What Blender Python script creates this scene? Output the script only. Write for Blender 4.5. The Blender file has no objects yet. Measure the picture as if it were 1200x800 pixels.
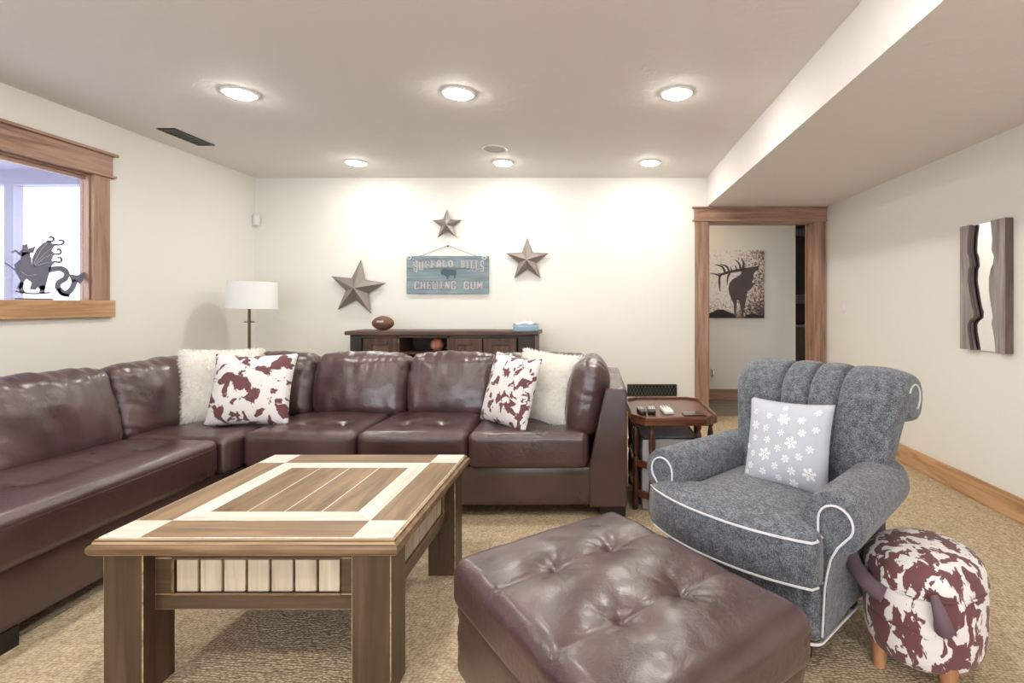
import bpy, bmesh, math, random
from mathutils import Vector, Matrix, noise
R = math.radians
rnd = random.Random(7)
scene = bpy.context.scene
COL = scene.collection

# ------------------------------------------------------------------ camera
CAM_Z, FPX, VX, VY = 1.175, 600.0, 697.0, 357.0
cam_data = bpy.data.cameras.new('camera')
cam = bpy.data.objects.new('camera', cam_data); COL.objects.link(cam)
cam.location = (0, 0, CAM_Z); cam.rotation_euler = (R(90), 0, 0)
cam_data.sensor_width = 36.0; cam_data.lens = 36.0 * FPX / 1200.0
cam_data.shift_x = -(VX - 600.0) / 1200.0
cam_data.shift_y = -(400.0 - VY) / 1200.0
cam_data.clip_start = 0.05; cam_data.clip_end = 500
scene.camera = cam

# ------------------------------------------------------------------ world, exposure
w = bpy.data.worlds.new('overcast_sky'); scene.world = w; w.use_nodes = True
bg = w.node_tree.nodes['Background']
bg.inputs[0].default_value = (0.92, 0.955, 1.0, 1); bg.inputs[1].default_value = 5.0
vs = scene.view_settings
vs.view_transform = 'Standard'; vs.look = 'None'; vs.gamma = 1.0; vs.use_curve_mapping = False
vs.exposure = 0.28
scene.cycles.caustics_reflective = False; scene.cycles.blur_glossy = 0.5
CAN_POWER = 140.0
CAN_COL = (1.0, 0.965, 0.91, 1)

# ------------------------------------------------------------------ pixel helpers (target 1200x800)
def at(px, py, d):                       # point at distance d along the view axis
    return Vector(((px - VX) * d / FPX, d, CAM_Z - (py - VY) * d / FPX))
def atz(px, py, z):                      # point on the horizontal plane z
    d = (CAM_Z - z) * FPX / (py - VY)
    return at(px, py, d)

# ------------------------------------------------------------------ materials
def lin(c):
    if isinstance(c, str):
        c = [int(c[i:i+2], 16) / 255 for i in (0, 2, 4)]
    return tuple((x / 12.92 if x <= .04045 else ((x + .055) / 1.055) ** 2.4) for x in c) + (1,)
class NT:
    def __init__(s, name):
        s.m = bpy.data.materials.new(name); s.m.use_nodes = True
        s.t = s.m.node_tree; s.b = s.t.nodes['Principled BSDF']
    def n(s, typ, **kw):
        nd = s.t.nodes.new(typ)
        for k, v in kw.items():
            if k.startswith('i_'):
                nd.inputs[k[2:].replace('_', ' ')].default_value = v
            else: setattr(nd, k, v)
        return nd
    def l(s, a, b): s.t.links.new(a, b)
    def ramp(s, fac, stops, interp='LINEAR'):
        r = s.n('ShaderNodeValToRGB'); r.color_ramp.interpolation = interp
        e = r.color_ramp.elements
        while len(e) < len(stops): e.new(.5)
        for k, (p, c) in enumerate(stops):
            e[k].position = p; e[k].color = c
        s.l(fac, r.inputs[0]); return r.outputs[0]
    def coords(s, scale=(1, 1, 1), rot=(0, 0, 0), rand=False, src='Object'):
        tc = s.n('ShaderNodeTexCoord'); mp = s.n('ShaderNodeMapping')
        mp.inputs['Scale'].default_value = scale; mp.inputs['Rotation'].default_value = rot
        if rand:
            oi = s.n('ShaderNodeObjectInfo'); mu = s.n('ShaderNodeMath', operation='MULTIPLY'); mu.inputs[1].default_value = 37.0
            s.l(oi.outputs['Random'], mu.inputs[0]); s.l(mu.outputs[0], mp.inputs['Location'])
        s.l(tc.outputs[src], mp.inputs[0]); return mp.outputs[0]
    def bump(s, height, strength=.3, dist=.01, prev=None):
        b = s.n('ShaderNodeBump'); b.inputs['Strength'].default_value = strength; b.inputs['Distance'].default_value = dist
        s.l(height, b.inputs['Height'])
        if prev: s.l(prev, b.inputs['Normal'])
        return b.outputs[0]
def plain(name, col, rough=.5, metal=0, coat=0, spec=None):
    t = NT(name); t.b.inputs['Base Color'].default_value = lin(col)
    t.b.inputs['Roughness'].default_value = rough; t.b.inputs['Metallic'].default_value = metal
    t.b.inputs['Coat Weight'].default_value = coat
    if spec is not None: t.b.inputs['Specular IOR Level'].default_value = spec
    # slight procedural variation so nothing is dead flat
    n = t.n('ShaderNodeTexNoise', i_Scale=60.0, i_Detail=3.0); t.l(t.coords(), n.inputs['Vector'])
    t.l(t.bump(n.outputs[0], .05, .002), t.b.inputs['Normal'])
    return t.m
def wood(name, dark, mid, light, axis='X', scale=1.0, rough=.45, knots=True, wear=None, wear_amt=.62):
    t = NT(name)
    a = {'X': (1.6, 22, 22), 'Y': (22, 1.6, 22), 'Z': (22, 22, 1.6)}[axis]
    v = t.coords(tuple(q * scale for q in a), rand=True)
    n = t.n('ShaderNodeTexNoise', i_Scale=1.0, i_Detail=6.0, i_Roughness=.6, i_Distortion=.8); t.l(v, n.inputs['Vector'])
    col = t.ramp(n.outputs[0], [(.3, lin(dark)), (.5, lin(mid)), (.7, lin(light))])
    b = {'X': (1.2, 4.2, 4.2), 'Y': (4.2, 1.2, 4.2), 'Z': (4.2, 4.2, 1.2)}[axis]
    v2 = t.coords(tuple(q * scale for q in b), rand=True)
    if knots:
        k = t.n('ShaderNodeTexVoronoi', i_Scale=1.3); t.l(v2, k.inputs['Vector'])
        kc = t.ramp(k.outputs['Distance'], [(.05, (0, 0, 0, 1)), (.14, (1, 1, 1, 1))])
        mx = t.n('ShaderNodeMix', data_type='RGBA'); t.l(kc, mx.inputs[0]); mx.inputs[6].default_value = lin(dark); t.l(col, mx.inputs[7])
        col = mx.outputs[2]
    big = t.n('ShaderNodeTexNoise', i_Scale=1.0, i_Detail=2.0); t.l(v2, big.inputs['Vector'])
    mm = t.n('ShaderNodeMix', data_type='RGBA', blend_type='MULTIPLY'); mm.inputs[0].default_value = .6
    t.l(col, mm.inputs[6]); t.l(t.ramp(big.outputs[0], [(.3, (.72, .7, .68, 1)), (.7, (1.12, 1.1, 1.08, 1))]), mm.inputs[7]); col = mm.outputs[2]
    if wear:
        wn = t.n('ShaderNodeTexNoise', i_Scale=.8, i_Detail=5.0, i_Roughness=.7); t.l(v, wn.inputs['Vector'])
        f = t.ramp(wn.outputs[0], [(wear_amt, (0, 0, 0, 1)), (wear_amt + .06, (1, 1, 1, 1))])
        mx = t.n('ShaderNodeMix', data_type='RGBA'); t.l(f, mx.inputs[0]); t.l(col, mx.inputs[6]); mx.inputs[7].default_value = lin(wear); col = mx.outputs[2]
    t.l(col, t.b.inputs['Base Color']); t.b.inputs['Roughness'].default_value = rough
    t.l(t.bump(n.outputs[0], .25, .002), t.b.inputs['Normal'])
    return t.m
def leather(name, c1, c2, wr=.20):
    t = NT(name)
    v = t.coords()
    n = t.n('ShaderNodeTexNoise', i_Scale=5.0, i_Detail=4.0); t.l(v, n.inputs['Vector'])
    t.l(t.ramp(n.outputs[0], [(.35, lin(c1)), (.65, lin(c2))]), t.b.inputs['Base Color'])
    g = t.n('ShaderNodeTexVoronoi', i_Scale=260.0); t.l(v, g.inputs['Vector'])
    wv = t.n('ShaderNodeTexNoise', i_Scale=22.0, i_Detail=5.0, i_Roughness=.6, i_Distortion=1.2); t.l(v, wv.inputs['Vector'])
    b1 = t.bump(g.outputs['Distance'], .12, .002)
    t.l(t.bump(wv.outputs[0], wr, .012, b1), t.b.inputs['Normal'])
    rr = t.ramp(n.outputs[0], [(.3, (.27, .27, .27, 1)), (.7, (.38, .38, .38, 1))]); t.l(rr, t.b.inputs['Roughness'])
    t.b.inputs['Specular IOR Level'].default_value = .8
    t.b.inputs['Coat Weight'].default_value = .35; t.b.inputs['Coat Roughness'].default_value = .22
    return t.m
def tweed(name, c1, c2, c3):
    t = NT(name)
    v1 = t.coords((120, 120, 620)); v2 = t.coords((620, 620, 120)); v3 = t.coords((40, 40, 40))
    a = t.n('ShaderNodeTexNoise', i_Scale=1.0, i_Detail=2.0); t.l(v1, a.inputs['Vector'])
    b = t.n('ShaderNodeTexNoise', i_Scale=1.0, i_Detail=2.0); t.l(v2, b.inputs['Vector'])
    c = t.n('ShaderNodeTexNoise', i_Scale=1.0, i_Detail=3.0); t.l(v3, c.inputs['Vector'])
    ad = t.n('ShaderNodeMath', operation='ADD'); t.l(a.outputs[0], ad.inputs[0]); t.l(b.outputs[0], ad.inputs[1])
    ad2 = t.n('ShaderNodeMath', operation='MULTIPLY_ADD'); t.l(c.outputs[0], ad2.inputs[0]); ad2.inputs[1].default_value = .5; t.l(ad.outputs[0], ad2.inputs[2])
    hf = t.n('ShaderNodeMath', operation='MULTIPLY'); t.l(ad2.outputs[0], hf.inputs[0]); hf.inputs[1].default_value = .4
    t.l(t.ramp(hf.outputs[0], [(.42, lin(c1)), (.5, lin(c2)), (.58, lin(c3))]), t.b.inputs['Base Color'])
    t.b.inputs['Roughness'].default_value = .85; t.b.inputs['Sheen Weight'].default_value = .25
    t.l(t.bump(hf.outputs[0], .5, .004), t.b.inputs['Normal'])
    return t.m
def cowhide(name, scale=9.0, th=.5, loc=(0, 0, 0), stretch=(1, 1, 1)):
    t = NT(name)
    tc = t.n('ShaderNodeTexCoord'); mp = t.n('ShaderNodeMapping'); mp.inputs['Location'].default_value = loc; mp.inputs['Scale'].default_value = stretch
    t.l(tc.outputs['Object'], mp.inputs[0])
    n = t.n('ShaderNodeTexNoise', i_Scale=scale, i_Detail=3.0, i_Roughness=.55, i_Distortion=.5); t.l(mp.outputs[0], n.inputs['Vector'])
    t.l(t.ramp(n.outputs[0], [(th - .012, lin('e9e4e2')), (th + .012, lin('6d4245'))]), t.b.inputs['Base Color'])
    t.b.inputs['Roughness'].default_value = .8; t.b.inputs['Sheen Weight'].default_value = .15
    f = t.n('ShaderNodeTexNoise', i_Scale=300.0); t.l(mp.outputs[0], f.inputs['Vector']); t.l(t.bump(f.outputs[0], .25, .002), t.b.inputs['Normal'])
    return t.m
def paint(name, col, bump=.12, rough=.75):
    t = NT(name); t.b.inputs['Base Color'].default_value = lin(col); t.b.inputs['Roughness'].default_value = rough
    v = t.coords()
    n = t.n('ShaderNodeTexNoise', i_Scale=7.0, i_Detail=5.0, i_Roughness=.6, i_Distortion=.6); t.l(v, n.inputs['Vector'])
    r = t.ramp(n.outputs[0], [(.5, (0, 0, 0, 1)), (.62, (1, 1, 1, 1))])
    t.l(t.bump(r, bump, .004), t.b.inputs['Normal'])
    return t.m
def carpet(name):
    t = NT(name)
    v = t.coords((70, 100, 70), rot=(0, 0, .12))
    vo = t.n('ShaderNodeTexVoronoi', i_Scale=1.0, i_Randomness=.55); t.l(v, vo.inputs['Vector'])
    big = t.n('ShaderNodeTexNoise', i_Scale=26.0, i_Detail=4.0); t.l(t.coords(), big.inputs['Vector'])
    c1 = t.ramp(vo.outputs['Distance'], [(.05, lin('e6d6bd')), (.45, lin('d5c1a3')), (.85, lin('ad9677'))])  # recess shade between the loops is painted into the colour
    mm = t.n('ShaderNodeMix', data_type='RGBA', blend_type='MULTIPLY'); mm.inputs[0].default_value = .7
    t.l(c1, mm.inputs[6]); t.l(t.ramp(big.outputs[0], [(.3, (.74, .72, .7, 1)), (.7, (1.12, 1.12, 1.1, 1))]), mm.inputs[7])
    t.l(mm.outputs[2], t.b.inputs['Base Color']); t.b.inputs['Roughness'].default_value = .95; t.b.inputs['Specular IOR Level'].default_value = .1
    inv = t.n('ShaderNodeMath', operation='SUBTRACT'); inv.inputs[0].default_value = 1.0; t.l(vo.outputs['Distance'], inv.inputs[1])
    t.l(t.bump(inv.outputs[0], .9, .008), t.b.inputs['Normal'])
    return t.m
def emit(name, col, s):
    t = NT(name); t.b.inputs['Base Color'].default_value = (.9, .9, .9, 1)
    t.b.inputs['Emission Color'].default_value = col; t.b.inputs['Emission Strength'].default_value = s
    return t.m
def glass(name, gl=.08, tint=(1, 1, 1, 1), haze=0):
    t = NT(name)
    tr = t.n('ShaderNodeBsdfTransparent'); tr.inputs[0].default_value = tint
    gs = t.n('ShaderNodeBsdfGlossy'); gs.inputs['Roughness'].default_value = .02
    mx = t.n('ShaderNodeMixShader'); mx.inputs[0].default_value = gl
    t.l(tr.outputs[0], mx.inputs[1]); t.l(gs.outputs[0], mx.inputs[2])
    out = mx.outputs[0]
    if haze:
        tl = t.n('ShaderNodeBsdfTranslucent'); tl.inputs[0].default_value = (.85, .86, .95, 1)
        m2 = t.n('ShaderNodeMixShader'); m2.inputs[0].default_value = haze; t.l(out, m2.inputs[1]); t.l(tl.outputs[0], m2.inputs[2]); out = m2.outputs[0]
    t.l(out, t.t.nodes['Material Output'].inputs['Surface'])
    return t.m
def backlit(name, col, k=.5):
    t = NT(name); d = t.n('ShaderNodeBsdfDiffuse'); d.inputs[0].default_value = lin(col)
    tl = t.n('ShaderNodeBsdfTranslucent'); tl.inputs[0].default_value = lin(col)
    mx = t.n('ShaderNodeMixShader'); mx.inputs[0].default_value = k; t.l(d.outputs[0], mx.inputs[1]); t.l(tl.outputs[0], mx.inputs[2])
    t.l(mx.outputs[0], t.t.nodes['Material Output'].inputs['Surface']); return t.m

M = {}
M['wall'] = paint('wall_paint', 'edebe3')
M['ceil'] = paint('ceiling_paint', 'e8e3de', .22)
M['carpet'] = carpet('loop_carpet')
M['leather'] = leather('brown_leather', '3f2a2b', '4e3536')
M['leather_dark'] = leather('brown_leather_base', '3e2b29', '4b3631', .10)
M['tweed'] = tweed('grey_tweed', '36393f', '585c63', '868b92')
M['pipe'] = plain('white_piping', 'dddde0', .7)
M['alder_x'] = wood('alder_x', '7f6050', 'a5826d', 'ba9984', 'X')
M['alder_y'] = wood('alder_y', '7f6050', 'a5826d', 'ba9984', 'Y')
M['alder_z'] = wood('alder_z', '7f6050', 'a5826d', 'ba9984', 'Z')
M['base_y'] = wood('baseboard_wood_y', 'a07850', 'cba076', 'ddb993', 'Y')
M['base_x'] = wood('baseboard_wood_x', 'a07850', 'cba076', 'ddb993', 'X')
M['tb_x'] = wood('table_brown_x', '6a543b', '8a7052', 'a68b69', 'X', 1.2, .4, True, 'd8c3a0', .70)
M['tb_y'] = wood('table_brown_y', '6a543b', '8a7052', 'a68b69', 'Y', 1.2, .4, True, 'd8c3a0', .70)
M['ta_shaded_x'] = wood('table_apron_shaded_x', '3a2c1c', '4f3d2b', '624d39', 'X', 1.2, .4, True)  # darker brown carries the shade on the upright aprons
M['tb_shaded_z'] = wood('table_brown_shaded_z', '3a2c1c', '4f3d2b', '624d39', 'Z', 1.2, .4, True)  # leg brown darkened too, shade below the overhead lights put in the colour
M['tw_x'] = wood('table_white_x', 'cdc7ba', 'e3ded3', 'ece8df', 'X', 1.2, .5, False, '8a6a45', .72)
M['tw_y'] = wood('table_white_y', 'cdc7ba', 'e3ded3', 'ece8df', 'Y', 1.2, .5, False, '8a6a45', .72)
M['tw_shaded_z'] = wood('table_white_shaded_z', 'b0a08a', 'c9bca7', 'd4c8b5', 'Z', 1.2, .5, False, '8a6a45', .72)  # slat white toned down, apron shadow painted into it
M['worn'] = wood('worn_edge', '6e563a', 'b79c78', 'd0b996', 'X', 1.5, .5, False)
M['tedge'] = wood('table_edge', '54412c', '775d42', '9a7e5e', 'X', 1.0, .35, False)
M['con_x'] = wood('console_x', '3a2a24', '5a4439', '6f5749', 'X', 1.3, .5)
M['con_z'] = wood('console_z', '3a2a24', '5a4439', '6f5749', 'Z', 1.3, .5)
M['con_p'] = wood('console_panel', '4d3a30', '715a4c', '88705f', 'Z', 1.3, .5)
M['con_d'] = wood('console_dark', '26201e', '38302c', '463c36', 'Z', 1.3, .5)
M['walnut_z'] = wood('walnut_z', '33190f', '4d2b1c', '613a28', 'Z', 1.5, .28, False)
M['walnut_x'] = wood('walnut_x', '4a281b', '6a4230', '7f5541', 'X', 1.5, .25, False)
M['metal'] = plain('galvanised_metal', '8b807a', .42, .75)
M['dark_metal'] = plain('dark_metal', '2a2622', .45, .6)
M['black'] = plain('black_plastic', '151414', .4)
M['white'] = plain('white_plastic', 'e8e8e6', .4)
M['brass'] = plain('aged_brass', '6a5640', .35, .8)
M['shade'] = plain('linen_shade', 'f1f1f0', .85)
M['legwood'] = wood('leg_wood', '8a5e40', 'b88460', 'd09c74', 'Z', 1.5, .45, False)

# ------------------------------------------------------------------ mesh helpers
class MB:
    def __init__(s): s.v = []; s.f = []
    def add(s, vs, fs, mat=None):
        o = len(s.v)
        s.v += [tuple(mat @ Vector(p)) if mat is not None else tuple(p) for p in vs]
        s.f += [tuple(i + o for i in f) for f in fs]; return s
    def box(s, x0, x1, y0, y1, z0, z1, mat=None):
        vs = [(x, y, z) for z in (z0, z1) for y in (y0, y1) for x in (x0, x1)]
        fs = [(0, 2, 3, 1), (4, 5, 7, 6), (0, 1, 5, 4), (2, 6, 7, 3), (0, 4, 6, 2), (1, 3, 7, 5)]
        return s.add(vs, fs, mat)
    def prism(s, poly, h0, h1, mat=None):      # poly in xy, extruded in z
        n = len(poly)
        vs = [(x, y, h0) for x, y in poly] + [(x, y, h1) for x, y in poly]
        fs = [tuple(range(n - 1, -1, -1)), tuple(range(n, 2 * n))] + [(i, (i + 1) % n, n + (i + 1) % n, n + i) for i in range(n)]
        return s.add(vs, fs, mat)
    def lathe(s, prof, seg=24, mat=None, sx=1, sy=1):   # prof: (r,z) list, around z
        vs = []; fs = []; n = len(prof)
        for r, z in prof:
            for k in range(seg):
                a = 2 * math.pi * k / seg; vs.append((r * math.cos(a) * sx, r * math.sin(a) * sy, z))
        for i in range(n - 1):
            for k in range(seg):
                k2 = (k + 1) % seg
                fs.append((i * seg + k, i * seg + k2, (i + 1) * seg + k2, (i + 1) * seg + k))
        if prof[0][0] > 1e-5: fs.append(tuple(range(seg - 1, -1, -1)))
        if prof[-1][0] > 1e-5: fs.append(tuple((n - 1) * seg + k for k in range(seg)))
        return s.add(vs, fs, mat)
    def tube(s, pts, rad, seg=8, closed=False, mat=None):
        pts = [Vector(p) for p in pts]; n = len(pts)
        rads = rad if isinstance(rad, (list, tuple)) else [rad] * n
        vs = []; fs = []; prev = None
        for i in range(n):
            if closed: tg = pts[(i + 1) % n] - pts[i - 1]
            else: tg = pts[min(i + 1, n - 1)] - pts[max(i - 1, 0)]
            tg.normalize()
            if prev is None:
                up = Vector((0, 0, 1)) if abs(tg.z) < .9 else Vector((1, 0, 0))
                a = tg.cross(up).normalized()
            else:
                a = (prev - tg * prev.dot(tg)).normalized()
            prev = a; b = tg.cross(a)
            for k in range(seg):
                an = 2 * math.pi * k / seg; vs.append(pts[i] + (a * math.cos(an) + b * math.sin(an)) * rads[i])
        m = n if closed else n - 1
        for i in range(m):
            j = (i + 1) % n
            for k in range(seg):
                k2 = (k + 1) % seg; fs.append((i * seg + k, i * seg + k2, j * seg + k2, j * seg + k))
        if not closed:
            fs.append(tuple(range(seg - 1, -1, -1))); fs.append(tuple((n - 1) * seg + k for k in range(seg)))
        return s.add(vs, fs, mat)
    def grid(s, fn, nu, nv, closed_u=False, mat=None):
        vs = [fn(i / (nu if closed_u else nu - 1), j / (nv - 1)) for j in range(nv) for i in range(nu)]
        fs = []
        for j in range(nv - 1):
            for i in range(nu if closed_u else nu - 1):
                i2 = (i + 1) % nu; fs.append((j * nu + i, j * nu + i2, (j + 1) * nu + i2, (j + 1) * nu + i))
        return s.add(vs, fs, mat)
    def soft(s, sx, sy, sz, r, n=14, puff=(0, 0, 0), deform=None, mat=None):
        h = (sx / 2, sy / 2, sz / 2); idx = {}; vs = []; fs = []
        def wmap(i):
            q = 2 * i / n - 1; a = abs(q); return math.copysign(1 - (1 - a) ** 1.35, q)
        def vert(p):
            key = tuple(round(c, 5) for c in p)
            if key in idx: return idx[key]
            q = [p[k] * h[k] for k in range(3)]
            inn = [max(-(h[k] - r), min(h[k] - r, q[k])) for k in range(3)]
            d = Vector([q[k] - inn[k] for k in range(3)])
            if d.length > 1e-9:
                d = d.normalized() * r; q = [inn[k] + d[k] for k in range(3)]
            u = [q[k] / h[k] for k in range(3)]
            g = [max(0, 1 - u[k] ** 2) for k in range(3)]
            q[0] += puff[0] * u[0] * g[1] * g[2]; q[1] += puff[1] * u[1] * g[0] * g[2]; q[2] += puff[2] * u[2] * g[0] * g[1]
            v = Vector(q)
            if deform: v = Vector(deform(v))
            idx[key] = len(vs); vs.append(v); return idx[key]
        for ax in range(3):
            for sg in (-1, 1):
                for i in range(n):
                    for j in range(n):
                        c = []
                        for di, dj in ((0, 0), (1, 0), (1, 1), (0, 1)):
                            p = [0, 0, 0]; p[ax] = sg; p[(ax + 1) % 3] = wmap(i + di); p[(ax + 2) % 3] = wmap(j + dj); c.append(vert(p))
                        fs.append(tuple(c) if sg > 0 else tuple(reversed(c)))
        return s.add(vs, fs, mat)
    def build(s, name, mat, parent=None, smooth=True, bevel=0, ang=40, off=None, edge=None):
        me = bpy.data.meshes.new(name); me.from_pydata(s.v, [], s.f); me.update()
        bm = bmesh.new(); bm.from_mesh(me); bmesh.ops.recalc_face_normals(bm, faces=bm.faces); bm.to_mesh(me); bm.free()
        if smooth:
            me.polygons.foreach_set('use_smooth', [True] * len(me.polygons)); me.set_sharp_from_angle(angle=R(ang))
        o = bpy.data.objects.new(name, me); COL.objects.link(o)
        me.materials.append(M[mat] if isinstance(mat, str) else mat)
        if parent is not None: o.parent = parent
        if off is not None: o.location = off
        if bevel:
            b = o.modifiers.new('bevel', 'BEVEL'); b.width = bevel; b.segments = 2; b.limit_method = 'ANGLE'; b.angle_limit = R(40)
            if edge: me.materials.append(M[edge]); b.material = 1
        return o
def tag(o, label, cat, group=None):
    o['label'] = label; o['category'] = cat
    if group: o['group'] = group
    return o
def thing(name, label, cat, loc=(0, 0, 0), rz=0, group=None):
    o = bpy.data.objects.new(name, None); COL.objects.link(o); o.location = loc; o.rotation_euler = (0, 0, rz)
    o.empty_display_size = .1
    return tag(o, label, cat, group)
def struct(o):
    o['kind'] = 'structure'; return o
def sbox(name, mat, b, parent=None, bevel=0, off=None):
    o = MB().box(*b).build(name, mat, parent, smooth=False, bevel=bevel, off=off)
    if parent is None: struct(o)
    return o
def dup(root, loc=None, rz=None, label=None):
    r = root.copy(); COL.objects.link(r)
    if loc is not None: r.location = loc
    if rz is not None: r.rotation_euler = (0, 0, rz)
    if label: r['label'] = label
    for ch in list(root.children):
        c = ch.copy(); COL.objects.link(c); c.parent = r
        for g in ch.children:
            d = g.copy(); COL.objects.link(d); d.parent = c
    return r
def ribbon(mb, pts, widths, z0, z1, fn):
    """flat band along a 2D polyline, thickness z0..z1, fn maps (x,y,z) to a point"""
    n = len(pts); L = []; Rr = []
    for i in range(n):
        a = Vector(pts[max(i - 1, 0)]); b = Vector(pts[min(i + 1, n - 1)]); t = (b - a).normalized(); nn = Vector((-t.y, t.x))
        wd = widths if isinstance(widths, (int, float)) else widths[i]
        p = Vector(pts[i]); L.append(p + nn * wd / 2); Rr.append(p - nn * wd / 2)
    for i in range(n - 1):
        q = [L[i], Rr[i], Rr[i + 1], L[i + 1]]
        vs = [fn(p.x, p.y, z0) for p in q] + [fn(p.x, p.y, z1) for p in q]
        mb.add(vs, [(0, 1, 2, 3), (7, 6, 5, 4), (0, 4, 5, 1), (1, 5, 6, 2), (2, 6, 7, 3), (3, 7, 4, 0)])
def spline(pts, n=6):
    out = []
    for i in range(len(pts) - 1):
        p0, p1, p2, p3 = [Vector(pts[max(0, min(len(pts) - 1, i + k))]) for k in (-1, 0, 1, 2)]
        for j in range(n):
            t = j / n
            out.append(.5 * ((2 * p1) + (p2 - p0) * t + (2 * p0 - 5 * p1 + 4 * p2 - p3) * t * t + (3 * p1 - p0 - 3 * p2 + p3) * t ** 3))
    out.append(Vector(pts[-1])); return out
def flatpoly(mb, poly, z0, z1, fn):
    n = len(poly)
    vs = [fn(x, y, z0) for x, y in poly] + [fn(x, y, z1) for x, y in poly]
    from mathutils.geometry import tessellate_polygon
    tris = tessellate_polygon([[Vector((x, y, 0)) for x, y in poly]])
    fs = [tuple(t) for t in tris] + [tuple(n + i for i in t) for t in tris] + [(i, (i + 1) % n, n + (i + 1) % n, n + i) for i in range(n)]
    mb.add(vs, fs)

# ================================================================== THE SETTING
XL, XR, YB, YF, ZC = -3.38, 2.30, 5.09, -2.6, 2.44
WT = .15
sbox('floor', 'carpet', (XL - WT, XR + WT, YF - WT, 5.40, -.05, 0))
M['hallfloor'] = wood('hall_floor_wood', '6b6159', '857a70', '968b80', 'X', .8, .4, False)
sbox('floor_hall', 'hallfloor', (.2, 4.6, 5.40, 8.6, -.05, 0))
sbox('ceiling', 'ceil', (XL - WT, XR + WT, YF - WT, YB, ZC, ZC + .05))
sbox('ceiling_soffit', 'ceil', (1.112, XR, YF, YB, 2.145, ZC))
# back wall with the doorway
DX0, DX1, DZ = 1.12, 2.17, 2.006
mb = MB(); mb.box(XL - WT, DX0, YB, YB + WT, 0, ZC + .05); mb.box(DX1, XR + WT + 2.2, YB, YB + WT, 0, ZC + .05); mb.box(DX0, DX1, YB, YB + WT, DZ, ZC + .05)
struct(mb.build('wall_back', 'wall', smooth=False))
sbox('wall_right', 'wall', (XR, XR + WT, YF - WT, YB, 0, ZC + .05))
# left wall with the window opening
WY0, WY1, WZ0, WZ1 = 1.95, 3.437, 1.205, 2.055
mb = MB()
WL = .06
mb.box(XL - WL, XL, YF - WT, WY0, 0, ZC + .05); mb.box(XL - WL, XL, WY1, YB, 0, ZC + .05)
mb.box(XL - WL, XL, WY0, WY1, 0, WZ0); mb.box(XL - WL, XL, WY0, WY1, WZ1, ZC + .05)
struct(mb.build('wall_left', 'wall', smooth=False))
# unseen wall behind the camera; its glazed opening is added to bring in daylight
GX0, GX1, GZ = -3.2, 2.1, 2.1
mb = MB(); mb.box(XL, GX0, YF - WT, YF, 0, ZC + .05); mb.box(GX1, XR, YF - WT, YF, 0, ZC + .05); mb.box(GX0, GX1, YF - WT, YF, GZ, ZC + .05)
struct(mb.build('wall_front', 'wall', smooth=False))
d2 = bpy.data.objects.new('added_daylight_door', None); COL.objects.link(d2); struct(d2); d2.location = ((GX0 + GX1) / 2, YF - .07, 0)
cx = d2.location.x
for k in range(3):
    a = GX0 + (GX1 - GX0) * k / 3 - cx; b = GX0 + (GX1 - GX0) * (k + 1) / 3 - cx
    mb = MB(); mb.box(a, a + .06, -.03, .03, 0, GZ); mb.box(b - .06, b, -.03, .03, 0, GZ); mb.box(a + .06, b - .06, -.03, .03, 0, .1); mb.box(a + .06, b - .06, -.03, .03, GZ - .07, GZ)
    mb.build('door_frame', 'alder_z', d2, smooth=False)
M['glass'] = glass('window_glass')
for k in range(3):
    a = GX0 + (GX1 - GX0) * k / 3 - cx; b = GX0 + (GX1 - GX0) * (k + 1) / 3 - cx
    MB().box(a + .06, b - .06, -.004, .004, .1, GZ - .07).build('pane', 'glass', d2, smooth=False)
# baseboards
sbox('baseboard_right', 'base_y', (XR - .018, XR, YF, YB, 0, .135), bevel=.004)
sbox('baseboard_left', 'base_y', (XL, XL + .018, YF, YB, 0, .135), bevel=.004)
sbox('baseboard_back', 'base_x', (XL, .993, YB - .018, YB, 0, .135), bevel=.004)

# doorway casing
d1 = bpy.data.objects.new('door_1', None); COL.objects.link(d1); struct(d1); d1.location = ((DX0 + DX1) / 2, YB, 0)
of = -d1.location
sbox('casing', 'alder_z', (.993, DX0 + .006, YB - .022, YB, 0, DZ), d1, .003, of)
sbox('casing', 'alder_z', (DX1 - .006, 2.288, YB - .022, YB, 0, DZ), d1, .003, of)
sbox('head_casing', 'alder_x', (.985, 2.296, YB - .026, YB, DZ + .012, 2.13), d1, .003, of)
sbox('head_fillet', 'alder_x', (.970, 2.298, YB - .036, YB, DZ - .006, DZ + .012), d1, .003, of)
sbox('head_cap', 'alder_x', (.965, 2.298, YB - .045, YB, 2.128, 2.144), d1, .003, of)
sbox('jamb', 'alder_z', (DX0, DX0 + .018, YB, YB + WT, 0, DZ), d1, 0, of)
sbox('jamb', 'alder_z', (DX1 - .018, DX1, YB, YB + WT, 0, DZ), d1, 0, of)
sbox('head_jamb', 'alder_x', (DX0 + .018, DX1 - .018, YB, YB + WT, DZ - .018, DZ), d1, 0, of)
sbox('door_stop', 'alder_z', (DX1 - .030, DX1 - .018, YB + .09, YB + .12, 0, DZ - .018), d1, 0, of)

# hall beyond the doorway
HY = 6.35
sbox('wall_hall', 'wall', (.2, 2.49, HY, HY + .12, 0, ZC + .05))
sbox('wall_hall_left', 'wall', (.1, .2, YB + WT, 8.6, 0, ZC + .05))
sbox('wall_hall_right', 'wall', (4.5, 4.6, YB + WT, 8.6, 0, ZC + .05))
sbox('wall_hall_far', 'wall', (.2, 4.6, 8.5, 8.6, 0, ZC + .05))
sbox('ceiling_hall', 'ceil', (.1, 4.6, YB + WT, 8.6, ZC, ZC + .05))
sbox('baseboard_hall', 'alder_x', (.2, 2.49, HY - .016, HY, 0, .132), bevel=.003)

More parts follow.
